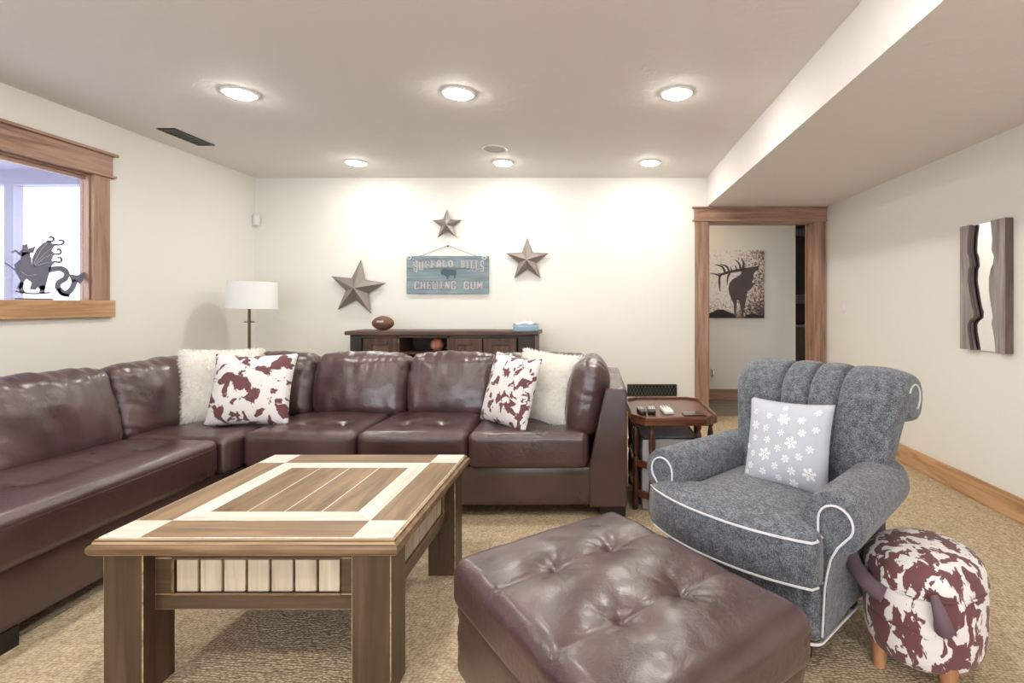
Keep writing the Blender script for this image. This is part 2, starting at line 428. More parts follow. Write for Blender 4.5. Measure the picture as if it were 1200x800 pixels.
# window
wn = bpy.data.objects.new('window_1', None); COL.objects.link(wn); struct(wn); wn.location = (XL, (WY0 + WY1) / 2, WZ0)
of = -wn.location
sbox('casing', 'alder_z', (XL, XL + .022, WY1 - .006, WY1 + .112, WZ0, WZ1), wn, .003, of)
sbox('casing', 'alder_z', (XL, XL + .022, WY0 - .112, WY0 + .006, WZ0, WZ1), wn, .003, of)
sbox('head_casing', 'alder_y', (XL, XL + .026, WY0 - .13, WY1 + .13, WZ1 + .014, 2.205), wn, .003, of)
sbox('head_fillet', 'alder_y', (XL, XL + .040, WY0 - .145, WY1 + .145, WZ1 - .004, WZ1 + .014), wn, .003, of)
sbox('head_cap', 'alder_y', (XL, XL + .050, WY0 - .15, WY1 + .15, 2.203, 2.222), wn, .003, of)
sbox('window_sill', 'base_y', (XL - WL, XL + .035, WY0 - .14, WY1 + .14, WZ0 - .115, WZ0), wn, .005, of)  # lighter wood than the casing stands in for room light on the sill
sbox('jamb', 'alder_z', (XL - WL, XL, WY1 - .018, WY1, WZ0, WZ1), wn, 0, of)
sbox('jamb', 'alder_z', (XL - WL, XL, WY0, WY0 + .018, WZ0, WZ1), wn, 0, of)
sbox('head_jamb', 'alder_y', (XL - WL, XL, WY0 + .018, WY1 - .018, WZ1 - .018, WZ1), wn, 0, of)
M['glare_pane'] = glass('glare_haze_glass', .08, haze=.035)  # window glare mixed into the glass as a translucent haze
sbox('pane', 'glare_pane', (XL - .040, XL - .034, WY0 + .018, WY1 - .018, WZ0, WZ1 - .018), wn, 0, of)
sbox('window_frame', 'alder_y', (XL - .050, XL - .025, WY0 + .018, WY1 - .018, WZ1 - .045, WZ1 - .018), wn, 0, of)

# covered porch and winter hills outside the window
M['snow'] = plain('snow', 'd9dde6', .9)
M['hill'] = plain('far_hill', 'b4b6c8', .95)
M['porch'] = plain('porch_paint', '76738a', .8)
sbox('ground_outside', 'snow', (-90, XL - WT - .01, -60, 90, -.3, -.06))
sbox('ground_unseen', 'snow', (XL - WT, 12, -60, YF - WT - .01, -.3, -.06))  # unseen snowy ground beyond the added opening
mb = MB()
def hillf(u, v):
    x = -20 - 35 * v; y = -10 + 90 * u
    return (x, y, -.2 + (3.2 + 2.2 * noise.noise(Vector((u * 9, 3, 0)))) * math.sin(v * math.pi * .5) * 1.5)
mb.grid(hillf, 40, 8); struct(mb.build('hills_outside', 'hill'))
sbox('porch_ceiling', 'porch', (-8.6, XL - WT, .5, 5.75, 2.62, 2.7))
sbox('porch_beam', 'porch', (-8.6, XL - WT, 5.5, 5.65, 2.47, 2.62))
for px in (-6.37, -8.5): sbox('porch_post', 'porch', (px, px + .1, 5.52, 5.62, -.06, 2.47))
sbox('porch_rail', 'porch', (-8.5, XL - WT, 5.55, 5.6, .9, .98))

# ================================================================== LIGHTS THE ROOM HAS
M['lens'] = emit('lamp_lens', CAN_COL, CAN_POWER)
def can_light(x, y, z=ZC):
    t = thing('ceiling_light', 'round white recessed light glowing in the ceiling', 'light', (x, y, z), 0, 'recessed ceiling lights')
    MB().lathe([(.074, -.001), (.076, -.008), (.088, -.010), (.098, -.007), (.100, 0)], 36).build('trim_ring', 'white', t)
    MB().lathe([(.0735, -.004), (.0735, -.010), (.068, -.017), (.05, -.022), (.025, -.0245), (0.0001, -.025)], 36).build('lens', 'lens', t)
    return t
c0 = can_light(-2.12, 4.545)
for y in (4.545, 3.06, 1.575, .09):
    for x in (-2.12, -.815, .49):
        if (x, y) != (-2.12, 4.545): dup(c0, (x, y, ZC))
h = dup(c0, (1.05, 5.72, ZC), label='round white recessed light in the hall ceiling'); h['group'] = 'hall ceiling lights'
M['lens_hall'] = emit('hall_lamp_lens', (1.0, .82, .58, 1), CAN_POWER * .6)
for c_ in h.children:
    if c_.name.startswith('lens'): c_.data = c_.data.copy(); c_.data.materials[0] = M['lens_hall']

# ================================================================== SECTIONAL SOFA
def wrinkle(amp, f, seed=0.0):
    def g(v):
        a = noise.noise(Vector((v.x * f + seed, v.y * f, v.z * f))); b = noise.noise(Vector((v.x * f * 2.3 - seed, v.y * f * 2.3, v.z * f * 2.3 + 5)))
        return amp * (a + .5 * b)
    return g
def tuft_deform(tufts, hz, amp=.003, f=7, seed=0.0, depth=.024, wide=.018, seams=()):
    wr = wrinkle(amp, f, seed)
    def d(v):
        x, y, z = v
        if z > 0:
            k = min(1, z / hz)
            for (tx, ty) in tufts:
                dx, dy = x - tx, y - ty; r2 = dx * dx + dy * dy; r = math.sqrt(r2)
                z -= k * (depth * math.exp(-r / .016) + wide * math.exp(-r2 / .085 ** 2))
                an = math.atan2(dy, dx)
                z += k * .0020 * math.sin(11 * an + seed + 2 * math.sin(3 * an)) * math.exp(-((r - .045) / .032) ** 2)
            for (ax, c) in seams:
                q = (x if ax == 'x' else y) - c
                z -= k * (.004 * math.exp(-(q / .007) ** 2) + .004 * math.exp(-(q / .05) ** 2))
        s = wr(v)
        return (x, y, z + s * (1 if z > 0 else .3))
    return d
def cushion_deform(amp, f, seed, sag=.0):
    wr = wrinkle(amp, f, seed)
    def d(v):
        n = Vector((v.x * .4, v.y, v.z)).normalized() if v.length > 1e-6 else Vector((0, 0, 1))
        s = wr(v) + amp * .8 * noise.noise(Vector((v.x * 16 + seed, v.y * 3, v.z * 5 + v.x * 6)))
        tp = max(0, min(1, (v.z - .06) / .13))          # gathered pleats along the top edge
        s += tp * .0075 * noise.noise(Vector((v.x * 38 + seed * 3, v.y * 5, v.z * 9)))
        ed = max(0, min(1, (abs(v.x) - .20) / .10))
        s += ed * .006 * noise.noise(Vector((v.x * 9, v.y * 6 + seed, v.z * 34 + v.x * 20)))
        return v + n * s
    return d
SL = Vector((-1.9, 3.2, 0)); so = -SL
sofa = thing('sectional_sofa', 'dark brown leather sectional sofa wrapping the corner of the room', 'sofa', SL)
mb = MB()
mb.soft(1.0, 2.9, .22, .02, 6, mat=Matrix.Translation((-2.49, 2.33, .175)))
mb.soft(2.05, .96, .22, .02, 6, mat=Matrix.Translation((-1.02, 3.30, .175)))
mb.build('base', 'leather_dark', sofa, off=so)
mb = MB()
mb.soft(.16, 2.9, .66, .03, 6, mat=Matrix.Translation((-2.91, 2.33, .39)))
mb.build('back_frame', 'leather_dark', sofa, off=so)
mb = MB(); mb.soft(2.90, .16, .66, .03, 6, mat=Matrix.Translation((-1.45, 3.70, .39))); mb.build('back_frame', 'leather_dark', sofa, off=so)
# slanted arm at the open end
prof = [(-.03, .065), (.178, .065), (.178, .70), (.160, .716), (.075, .716), (.058, .70), (-.03, .30)]
mb = MB(); mb.prism(prof, -.98, 0, Matrix(((1, 0, 0, 0), (0, 0, -1, 2.80), (0, 1, 0, 0), (0, 0, 0, 1))))
mb.build('arm', 'leather_dark', sofa, off=so, bevel=.012, smooth=True, ang=30)
for (fx, fy) in ((-2.06, 1.70), (-2.88, 1.0), (-2.06, 1.0), (.10, 2.88), (.10, 3.68), (-1.0, 2.9), (-2.88, 3.68), (-1.9, 2.9)):
    MB().box(fx - .07, fx + .07, fy - .07, fy + .07, 0, .07).build('foot', 'black', sofa, smooth=False, off=so)
def seat(x0, x1, y0, y1, tufts, seed, z0=.275, z1=.475, n=56):
    cx_, cy_, cz_ = (x0 + x1) / 2, (y0 + y1) / 2, (z0 + z1) / 2
    mb = MB(); mb.soft(x1 - x0, y1 - y0, z1 - z0, .042, n, (.004, .004, .020),
        tuft_deform([(a - cx_, b - cy_) for a, b in tufts], (z1 - z0) / 2, .0035, 8, seed), Matrix.Translation((cx_, cy_, cz_)))
    o = mb.build('seat_cushion', 'leather', sofa, off=so, ang=80)
    zs = z1 - .045                                     # stitched welt below the top edge
    if x1 < -1.95 and y1 < 2.7: ln = [(x1 + .001, y0 + .05 + (y1 - y0 - .1) * q / 12, zs) for q in range(13)]
    else: ln = [(x0 + .05 + (x1 - x0 - .1) * q / 8, y0 - .001, zs) for q in range(9)]
    MB().tube(ln, .0022, 6).build('welt_seam', 'leather_dark', o)
    return o
seat(-2.96, -1.965, .92, 2.69, [(-2.22, y) for y in (1.35, 1.7, 2.03, 2.32, 2.54)], 1.0, n=80)
seat(-2.96, -1.935, 2.695, 3.70, [(-2.15, 2.98), (-2.42, 3.0)], 2.0)
seat(-1.93, -1.312, 2.79, 3.70, [(-1.72, 3.03), (-1.49, 3.03)], 3.0)
seat(-1.308, -.702, 2.79, 3.70, [(-1.12, 3.03), (-.90, 3.03)], 4.0)
seat(-.698, -.034, 2.79, 3.70, [(-.50, 3.03), (-.24, 3.03)], 5.0)
def back_cushion(name, wd, th, ht, mat, seed):
    mb = MB(); mb.soft(wd, th, ht, min(.075, th * .42), 48, (.010, .045, .022), cushion_deform(.0075, 6, seed), mat)
    return mb.build(name, 'leather', sofa, off=so, ang=85)
T = Matrix.Translation
def RX(a): return Matrix.Rotation(R(a), 4, 'X')
def RY(a): return Matrix.Rotation(R(a), 4, 'Y')
def RZ(a): return Matrix.Rotation(R(a), 4, 'Z')
for k, (a, b) in enumerate(((-2.52, -1.84), (-1.835, -1.225), (-1.222, -.635), (-.632, -.03))):
    back_cushion('back_cushion', b - a, .24, .42, T(((a + b) / 2, 3.42, .630)) @ RX(-14), 10 + k)
for k, (a, b) in enumerate(((2.70, 3.40), (2.085, 2.695), (1.50, 2.08), (.95, 1.495))):
    back_cushion('back_cushion', b - a, .24, .42, T((-2.60, (a + b) / 2, .625)) @ RZ(90) @ RX(-14), 20 + k)
back_cushion('arm_cushion', .50, .17, .43, T((-.045, 3.11, .635)) @ RZ(-90) @ RX(-10), 31)

# ================================================================== THROW PILLOWS
def pillow_fn(a, b, th):
    def P(u, v, side):
        x = a * u * (1 - .07 * (1 - v * v)); z = b * v * (1 - .07 * (1 - u * u))
        y = side * th * (max(0, (1 - abs(u) ** 3.0)) * max(0, (1 - abs(v) ** 3.0))) ** .55
        y += .004 * noise.noise(Vector((x * 14, z * 14, side * 3)))* (1 - u * u) * (1 - v * v)
        return (x, y, z)
    return P
def pillow(name, mat, a, b, th, mtx, label, seed=0):
    P = pillow_fn(a, b, th); mb = MB(); n = 28
    for side in (-1, 1): mb.grid(lambda s, t: P(2 * s - 1, 2 * t - 1, side), n, n)
    o = mb.build(name, mat, ang=180)
    bm = bmesh.new(); bm.from_mesh(o.data); bmesh.ops.remove_doubles(bm, verts=bm.verts, dist=.0005); bmesh.ops.recalc_face_normals(bm, faces=bm.faces); bm.to_mesh(o.data); bm.free()
    o.matrix_world = mtx
    tag(o, label, 'pillow'); return o
M['cow1'] = cowhide('cowhide_a', 14, .525, (3, 1, 2)); M['cow2'] = cowhide('cowhide_b', 16, .53, (7, 5, 1)); M['cow3'] = cowhide('cowhide_c', 21, .48, (1.5, 2.2, 4.4), (1.2, 1, .75))
M['furbase'] = plain('fur_base', 'faf7f0', .95)
M['fur'] = backlit('fur_strand', 'fffdf8', .45)
pillow('cowhide_pillow', 'cow1', .235, .215, .07, T((-2.03, 3.03, .675)) @ RZ(6) @ RX(-17), 'white and maroon cowhide print pillow propped in the sofa corner')
pillow('cowhide_pillow', 'cow2', .215, .215, .065, T((-.50, 3.02, .670)) @ RZ(-42) @ RX(-15) @ RY(3), 'white and maroon cowhide print pillow near the sofa arm')
def fur_pillow(mtx, a, b, th, label, seed):
    o = pillow('fur_pillow', 'furbase', a, b, th, mtx, label)
    P = pillow_fn(a, b, th); r = random.Random(seed); vs = []; fs = []
    for k in range(15000):
        u = r.uniform(-1, 1); v = r.uniform(-1, 1); side = -1 if r.random() < .7 else 1
        if r.random() < .2:
            if r.random() < .5: u = math.copysign(1 - r.random() * .05, u)
            else: v = math.copysign(1 - r.random() * .05, v)
        p = Vector(P(u, v, side)); e = .01
        du = Vector(P(min(1, u + e), v, side)) - Vector(P(max(-1, u - e), v, side)); dv = Vector(P(u, min(1, v + e), side)) - Vector(P(u, max(-1, v - e), side))
        n = du.cross(dv); n = n.normalized() if n.length > 1e-9 else Vector((0, side, 0))
        if n.y * side < 0: n = -n
        out = Vector((u ** 7, 0, v ** 7))
        d = (n * .8 + out * .9 + Vector((r.gauss(0, .35), r.gauss(0, .2), r.gauss(-.35, .35)))).normalized()
        ln = r.uniform(.016, .032); t = d.cross(Vector((r.gauss(0, 1), r.gauss(0, 1), r.gauss(0, 1)))).normalized() * .0016
        q = p + d * ln * .55; tip = p + d * ln + Vector((r.gauss(0, .003), 0, -.005))
        i = len(vs); vs += [p - t, p + t, q + t * .8, q - t * .8, tip]; fs += [(i, i + 1, i + 2, i + 3), (i + 3, i + 2, i + 4)]
    me = bpy.data.meshes.new('fur'); me.from_pydata([tuple(v) for v in vs], [], fs); me.update()
    f = bpy.data.objects.new('fur', me); COL.objects.link(f); me.materials.append(M['fur']); f.parent = o; f['kind'] = 'stuff'
    return o
fur_pillow(T((-2.29, 3.12, .685)) @ RZ(16) @ RX(-16), .215, .215, .06, 'fluffy cream fur pillow in the sofa corner', 3)
fur_pillow(T((-.295, 3.13, .675)) @ RZ(-30) @ RX(-15) @ RY(4), .215, .205, .06, 'fluffy cream fur pillow against the sofa arm', 4)

# ================================================================== COFFEE TABLE
TX0, TX1, TY0, TY1 = -1.485, -.575, 1.49, 2.365
TL = Vector(((TX0 + TX1) / 2, (TY0 + TY1) / 2, 0)); to = -TL
ct = thing('coffee_table', 'rustic brown wood coffee table with white inlaid top', 'table', TL)
mb = MB()                                   # moulded edge slab
def rect_ring(i, z): return [(TX0 + i, TY0 + i, z), (TX1 - i, TY0 + i, z), (TX1 - i, TY1 - i, z), (TX0 + i, TY1 - i, z)]
lv = [(.014, .438), (.004, .444), (0, .452), (0, .462), (.003, .470), (.010, .473), (.011, .479), (.014, .484), (.020, .4855)]
vs = []; fs = []
for i, z in lv: vs += rect_ring(i, z)
for k in range(len(lv) - 1):
    for q in range(4): fs.append((k * 4 + q, k * 4 + (q + 1) % 4, (k + 1) * 4 + (q + 1) % 4, (k + 1) * 4 + q))
fs.append((3, 2, 1, 0)); e = (len(lv) - 1) * 4; fs.append((e, e + 1, e + 2, e + 3))
mb.add(vs, fs); slab = mb.build('tabletop', 'tedge', ct, off=to, ang=20); slab.data.materials.append(M['worn'])
for k in (0, 5, 7):
    for q in range(4): slab.data.polygons[k * 4 + q].material_index = 1
ZT0, ZT1 = .4850, .4895
E, CW, BW, G = .022, .118, .066, .0016
a0, a1, b0, b1 = TX0 + E, TX1 - E, TY0 + E, TY1 - E
MB().box(TX0 + .021, TX1 - .021, TY0 + .021, TY1 - .021, ZT0 - .001, ZT1 - .0008).build('worn_underlay', 'tw_y', slab, smooth=False)
def board(name, poly, mat, dz=0.0):
    mb = MB(); mb.prism(poly, ZT0, ZT1 + dz); o = mb.build(name, mat, slab, smooth=False, bevel=.0012); return o
def rc(x0, x1, y0, y1, G=.0010): return [(x0 + G, y0 + G), (x1 - G, y0 + G), (x1 - G, y1 - G), (x0 + G, y1 - G)]
for (x0, x1) in ((a0, a0 + CW), (a1 - CW, a1)):
    for (y0, y1) in ((b0, b0 + CW), (b1 - CW, b1)): board('corner_block', rc(x0, x1, y0, y1), 'tw_x')
for (y0, y1) in ((b0, b0 + CW), (b1 - CW, b1)): board('frame_plank', rc(a0 + CW, a1 - CW, y0, y1), 'tb_x')
for (x0, x1) in ((a0, a0 + CW), (a1 - CW, a1)): board('frame_plank', rc(x0, x1, b0 + CW, b1 - CW), 'tb_y')
ix0, ix1, iy0, iy1 = a0 + CW + G, a1 - CW - G, b0 + CW + G, b1 - CW - G
board('inlay_strip', [(ix0, iy0), (ix1, iy0), (ix1 - BW, iy0 + BW), (ix0 + BW, iy0 + BW)], 'tw_x')
board('inlay_strip', [(ix0, iy1), (ix0 + BW, iy1 - BW), (ix1 - BW, iy1 - BW), (ix1, iy1)], 'tw_x')
board('inlay_strip', [(ix0, iy0 + .001), (ix0 + BW, iy0 + BW + .001), (ix0 + BW, iy1 - BW - .001), (ix0, iy1 - .001)], 'tw_y')
board('inlay_strip', [(ix1, iy0 + .001), (ix1, iy1 - .001), (ix1 - BW, iy1 - BW - .001), (ix1 - BW, iy0 + BW + .001)], 'tw_y')
px0, px1 = ix0 + BW, ix1 - BW
for k in range(4): board('plank', rc(px0 + (px1 - px0) * k / 4, px0 + (px1 - px0) * (k + 1) / 4, iy0 + BW, iy1 - BW, .0022), 'tb_y')
LG, OV = .118, .030
for x in (TX0 + OV - .005, TX1 - OV - LG):
    for y in (TY0 + OV, TY1 - OV - LG): MB().box(x, x + LG, y, y + LG, 0, .438).build('leg', 'tb_shaded_z', ct, smooth=False, bevel=.0028, off=to, edge='worn')
def apron(length, mtx, wm):
    """apron frame with seven beadboard slats; local x along, y outward-negative, z up"""
    mb = MB(); pw = .055; z0, z1, p0, p1 = .245, .437, .292, .402
    mb.box(-length / 2, length / 2, 0, .022, z0, p0); mb.box(-length / 2, length / 2, 0, .022, p1, z1)
    mb.box(-length / 2, -length / 2 + pw, 0, .022, p0, p1); mb.box(length / 2 - pw, length / 2, 0, .022, p0, p1)
    mb.box(-length / 2 + pw, length / 2 - pw, .018, .022, p0, p1)
    ap = mb.build('apron', wm, ct, smooth=False, bevel=.0015, edge='worn'); ap.matrix_local = T(to) @ mtx
    mo = MB(); x0, x1 = -length / 2 + pw - .002, length / 2 - pw + .002
    mo.tube([(x0, -.001, p0), (x1, -.001, p0), (x1, -.001, p1), (x0, -.001, p1)], .0045, 6, True).build('bead_moulding', 'tedge', ap)
    n = 7; s = (length - 2 * pw) / n
    for k in range(n): MB().box(-length / 2 + pw + s * k + .004, -length / 2 + pw + s * (k + 1) - .004, .007, .018, p0 + .003, p1 - .003).build('slat', 'tw_shaded_z', ap, smooth=False, bevel=.003)
xa, xb = TX0 + OV - .005 + LG, TX1 - OV - LG
ya, yb = TY0 + OV + LG, TY1 - OV - LG
apron(xb - xa, T(((xa + xb) / 2, TY0 + OV + .043, 0)), 'ta_shaded_x')
apron(xb - xa, T(((xa + xb) / 2, TY1 - OV - .043, 0)) @ RZ(180), 'ta_shaded_x')
apron(yb - ya, T((TX1 - OV - .035, (ya + yb) / 2, 0)) @ RZ(90), 'ta_shaded_x')
apron(yb - ya, T((TX0 + OV + .035, (ya + yb) / 2, 0)) @ RZ(-90), 'ta_shaded_x')

# ================================================================== OTTOMAN
OA = math.atan2(-.801, .599)
ot = thing('ottoman', 'large brown leather tufted ottoman beside the coffee table', 'ottoman', (.058, 1.396, 0), OA)
mb = MB(); mb.soft(.80, .63, .15, .045, 90, (.004, .004, .028), tuft_deform([(sx * .147, sy * .10) for sx in (-1, 1) for sy in (-1, 1)], .075, .0035, 8, 41.0, .022, .016, (('x', -.147), ('x', .147))), T((0, 0, .352)))
mb.build('cushion', 'leather', ot, ang=85)
mb = MB(); mb.soft(.775, .605, .24, .035, 16, (.006, .006, 0), cushion_deform(.002, 5, 3.0), T((0, 0, .19))); mb.build('base', 'leather_dark', ot, ang=85)
pts = []
def welt(hx, hy, r, z, n=6):
    p = []
    for (sx, sy, a0_) in ((1, 1, 0), (-1, 1, 90), (-1, -1, 180), (1, -1, 270)):
        for k in range(n + 1):
            a = R(a0_ + 90 * k / n); p.append((sx * (hx - r) + r * math.cos(a), sy * (hy - r) + r * math.sin(a), z))
    return p
MB().tube(welt(.3985, .3135, .05, .385), .0028, 6, True).build('welt_seam', 'leather_dark', ot)
for sx in (-1, 1):
    for sy in (-1, 1): MB().lathe([(.022, 0), (.03, .03), (.034, .075)], 14, T((sx * .31, sy * .23, 0))).build('foot', 'legwood', ot)

# ================================================================== ARMCHAIR
ach = thing('armchair', 'grey tweed channel-back armchair with rolled arms and white piping', 'chair', (.50 + .3 * .731, 1.80 + .3 * .682, 0), R(-47))
AO = Matrix.Translation((0, -.30, 0))       # local y=0 at the arm faces
def abuild(mb, name, mat, ang=60, bevel=0):
    o = mb.build(name, mat, ach, ang=ang, bevel=bevel); o.matrix_local = AO; return o
# body / skirt
mb = MB(); mb.soft(.59, .60, .24, .03, 10, mat=T((0, .27, .245))); abuild(mb, 'body', 'tweed')
sk = []
for p in welt(.298, .302, .04, .128): sk.append((p[0], p[1] + .27, p[2]))
abuild(MB().tube(sk, .0045, 6, True), 'skirt_piping', 'pipe')
# T cushion
def tcush():
    out = []
    for k in range(17):                      # bowed front
        u = -1 + 2 * k / 16; out.append((.300 * u, -.135 + .055 * abs(u) ** 2.2))
    out += [(.308, -.055), (.306, -.018), (.290, -.008), (.250, 0), (.236, .03), (.236, .20), (.236, .42), (-.236, .42), (-.236, .20), (-.236, .03), (-.250, 0), (-.335, -.008), (-.350, -.018), (-.350, -.055)]
    return out
TCU = tcush(); tc_c = (0, .12)
def scl(k, z): return [(tc_c[0] + (x - tc_c[0]) * k, tc_c[1] + (y - tc_c[1]) * k, z) for x, y in TCU]
rings = [scl(.97, .318), scl(1.0, .326), scl(1.012, .36), scl(1.014, .40), scl(1.010, .44), scl(1.0, .462), scl(.97, .472), scl(.88, .482), scl(.7, .492), scl(.45, .498), scl(.2, .500)]
mb = MB(); n = len(TCU); vs = [p for r_ in rings for p in r_]; fs = []
for k in range(len(rings) - 1):
    for q in range(n): fs.append((k * n + q, k * n + (q + 1) % n, (k + 1) * n + (q + 1) % n, (k + 1) * n + q))
fs.append(tuple(range(n - 1, -1, -1))); fs.append(tuple((len(rings) - 1) * n + q for q in range(n)))
mb.add(vs, fs); abuild(mb, 'seat_cushion', 'tweed', 75)
front = [p for p in scl(1.004, .464) if p[1] < .05]
def order(pl):
    l = [p for p in pl]; i = l.index(min(l, key=lambda p: (p[0], -p[1])));
    return sorted(l, key=lambda p: math.atan2(p[1] - .12, p[0]))
abuild(MB().tube(order(front), .0038, 6), 'seat_piping', 'pipe')
front = [(p[0], p[1], .326) for p in scl(1.006, .326) if p[1] < .05]
abuild(MB().tube(order(front), .0038, 6), 'seat_piping', 'pipe')
# arms
def arm_prof(sd, gr=1.0):
    cx_, cz_, r_ = .328, .508, .094 * gr
    p = [(.236, .15), (.236, .49)]
    for k in range(17):
        a = R(180 - (180 + 62) * k / 16); p.append((cx_ + r_ * math.cos(a), cz_ + r_ * math.sin(a)))
    p += [(.345, .42), (.325, .38), (.312, .31), (.304, .14)]
    return [(sd * x, z) for x, z in p]
for sd in (-1, 1):
    mb = MB(); ys = [0, .004, .012, .16, .32, .46, .54]; gs = [.95, .985, 1.0, 1.0, 1.0, 1.0, 1.0]
    base = arm_prof(sd); n = len(base); vs = []; fs = []
    for j, y in enumerate(ys):
        pr = arm_prof(sd, gs[j])
        for (x, z) in pr:
            wob = .004 * noise.noise(Vector((x * 20, y * 12, z * 20))) if 0 < j else 0
            vs.append((x - sd * .03 * y / .5 + wob, y, z + .0 * y + wob))
    for j in range(len(ys) - 1):
        for q in range(n): fs.append((j * n + q, j * n + (q + 1) % n, (j + 1) * n + (q + 1) % n, (j + 1) * n + q))
    fs.append(tuple(range(n))); fs.append(tuple((len(ys) - 1) * n + q for q in range(n - 1, -1, -1)))
    mb.add(vs, fs); arm = abuild(mb, 'arm', 'tweed', 50)
    fp = []
    for (x, z) in arm_prof(1, .62)[1:]: fp.append((x, z))
    pf = [(.286, .32), (.286, .49)]
    for k in range(13):
        a = R(180 - (180 + 50) * k / 12); pf.append((.338 + .052 * math.cos(a), .513 + .052 * math.sin(a)))
    pf += [(.345, .44), (.325, .40), (.312, .34), (.306, .30), (.299, .15)]
    o = MB().tube([(sd * x, -.003, z) for x, z in pf], .0038, 6).build('arm_piping', 'pipe', arm)
# channelled scroll back
BP = spline([(.405, .40), (.425, .50), (.455, .62), (.475, .72), (.490, .79), (.520, .850), (.580, .890), (.660, .893), (.735, .862), (.764, .810), (.745, .755), (.690, .735), (.640, .750), (.600, .775)], 5)
seams = [-1.0, -.36, .0, .36, 1.0]
def chan(u):
    for a, b in zip(seams[:-1], seams[1:]):
        if a <= u <= b:
            s = (u - a) / (b - a); return (math.sin(math.pi * s)) ** .55 if 0 < s < 1 else 0
    return 0
us = sorted(set([-1 + 2 * k / 56 for k in range(57)] + [s + d for s in seams for d in (-.07, -.045, -.03, -.018, -.008, 0, .008, .018, .03, .045, .07) if -1 <= s + d <= 1]))
nb = len(BP); mb = MB(); vs = []
for i in range(nb):
    a = BP[max(i - 1, 0)]; b = BP[min(i + 1, nb - 1)]; t = (b - a).normalized(); nn = Vector((-t.y, t.x))
    hw = .280 + .055 * min(1, max(0, (BP[i].y - .45) / .4)) if i < nb * .55 else .335
    fade = min(1, (nb - 1 - i) / 6.0)
    for u in us:
        k = .010 * chan(u) + .006 - .017 * max(math.exp(-((u - s_) / .030) ** 2) for s_ in seams[1:-1]) * min(1, fade + .3); ed = .018 * (1 - abs(u) ** 6)
        q = BP[i] + nn * (k + ed)
        vs.append((.035 + hw * u, q.x, q.y))
nu = len(us); fs = [(j * nu + i, j * nu + i + 1, (j + 1) * nu + i + 1, (j + 1) * nu + i) for j in range(nb - 1) for i in range(nu - 1)]
# rear sheet
RP = spline([(.50, .15), (.515, .35), (.535, .55), (.55, .68), (.57, .74), (.600, .775)], 4)
o0 = len(vs)
for i, p in enumerate(RP):
    for u in us:
        hw = .280 + .055 * min(1, max(0, (p.y - .45) / .32)); vs.append((.035 + hw * u, p.x, p.y))
m = len(RP); fs += [(o0 + j * nu + i, o0 + j * nu + i + 1, o0 + (j + 1) * nu + i + 1, o0 + (j + 1) * nu + i) for j in range(m - 1) for i in range(nu - 1)]
# side cheeks: polygon made of the end profile and the rear profile
for e_ in (0, nu - 1):
    loop = [j * nu + e_ for j in range(nb)] + [o0 + j * nu + e_ for j in range(m - 1, -1, -1)]
    fs.append(tuple(loop))
mb.add(vs, fs); back = abuild(mb, 'backrest', 'tweed', 60)
for sd in (-1, 1):
    sc = [(.035 + sd * .338, .655 + .070 * math.cos(R(a)), .815 + .052 * math.sin(R(a))) for a in range(150, -75, -15)]
    o = MB().tube(sc, .0038, 6).build('back_piping', 'pipe', back)
for sx in (-1, 1):
    for y in (.10, .50): abuild(MB().lathe([(.02, 0), (.03, .13)], 12, T((sx * .20, y, 0))), 'leg', 'walnut_z')
# snowflake pillow
M['snowcloth'] = plain('pale_grey_cotton', 'b9bdc6', .85); M['flake'] = plain('white_print', 'f2f3f5', .8)
CH = T((.50, 1.80, 0)) @ RZ(-47)
PM = CH @ T((.03, .310, .632)) @ RZ(2) @ RX(-16) @ RY(-2)
sp = pillow('snowflake_pillow', 'snowcloth', .170, .172, .062, PM, 'pale grey pillow printed with white snowflakes on the armchair')
P = pillow_fn(.170, .172, .062); mb = MB()
def flake(cu, cv, r):
    def fn(x, y, z):
        u = max(-.99, min(.99, cu + x)); v = max(-.99, min(.99, cv + y)); p = P(u, v, -1); return (p[0], p[1] - z, p[2])
    for k in range(6):
        a = R(60 * k + 15); c, s = math.cos(a), math.sin(a)
        ribbon(mb, [(c * r * t, s * r * t) for t in (.15, .6, 1.0)], r * .20, .0008, .0018, fn)
        for t, ln in ((.45, .32), (.75, .26)):
            for sg in (-1, 1):
                b = a + sg * R(55); ribbon(mb, [(c * r * t, s * r * t), (c * r * t + math.cos(b) * r * ln, s * r * t + math.sin(b) * r * ln)], r * .15, .0008, .0017, fn)
for (zx, zy, r) in ((215, 155, .09), (330, 180, .09), (440, 205, .17), (565, 215, .11), (665, 165, .09), (215, 245, .13), (305, 268, .10), (425, 298, .10), (575, 298, .11), (660, 280, .09), (215, 335, .09), (318, 348, .10), (497, 365, .17), (400, 403, .10), (625, 405, .10), (198, 442, .09), (300, 447, .18), (455, 472, .11), (552, 455, .10), (178, 520, .10), (375, 523, .10), (280, 562, .10), (493, 550, .11), (610, 560, .17), (395, 600, .09), (495, 630, .12), (150, 390, .08), (145, 560, .07), (440, 125, .08)):
    # tool pixels of the pillow crop -> pillow plane
    u = (zx - 420) / 300.0 - .0 + (zy - 360) / 3400.0; v = -(zy - 370) / 290.0 + (zx - 420) / 2600.0
    if abs(u) < .93 and abs(v) < .93: flake(u * .98, v * .98, r * .86)
mb.build('snowflake_print', 'flake', sp, smooth=False)

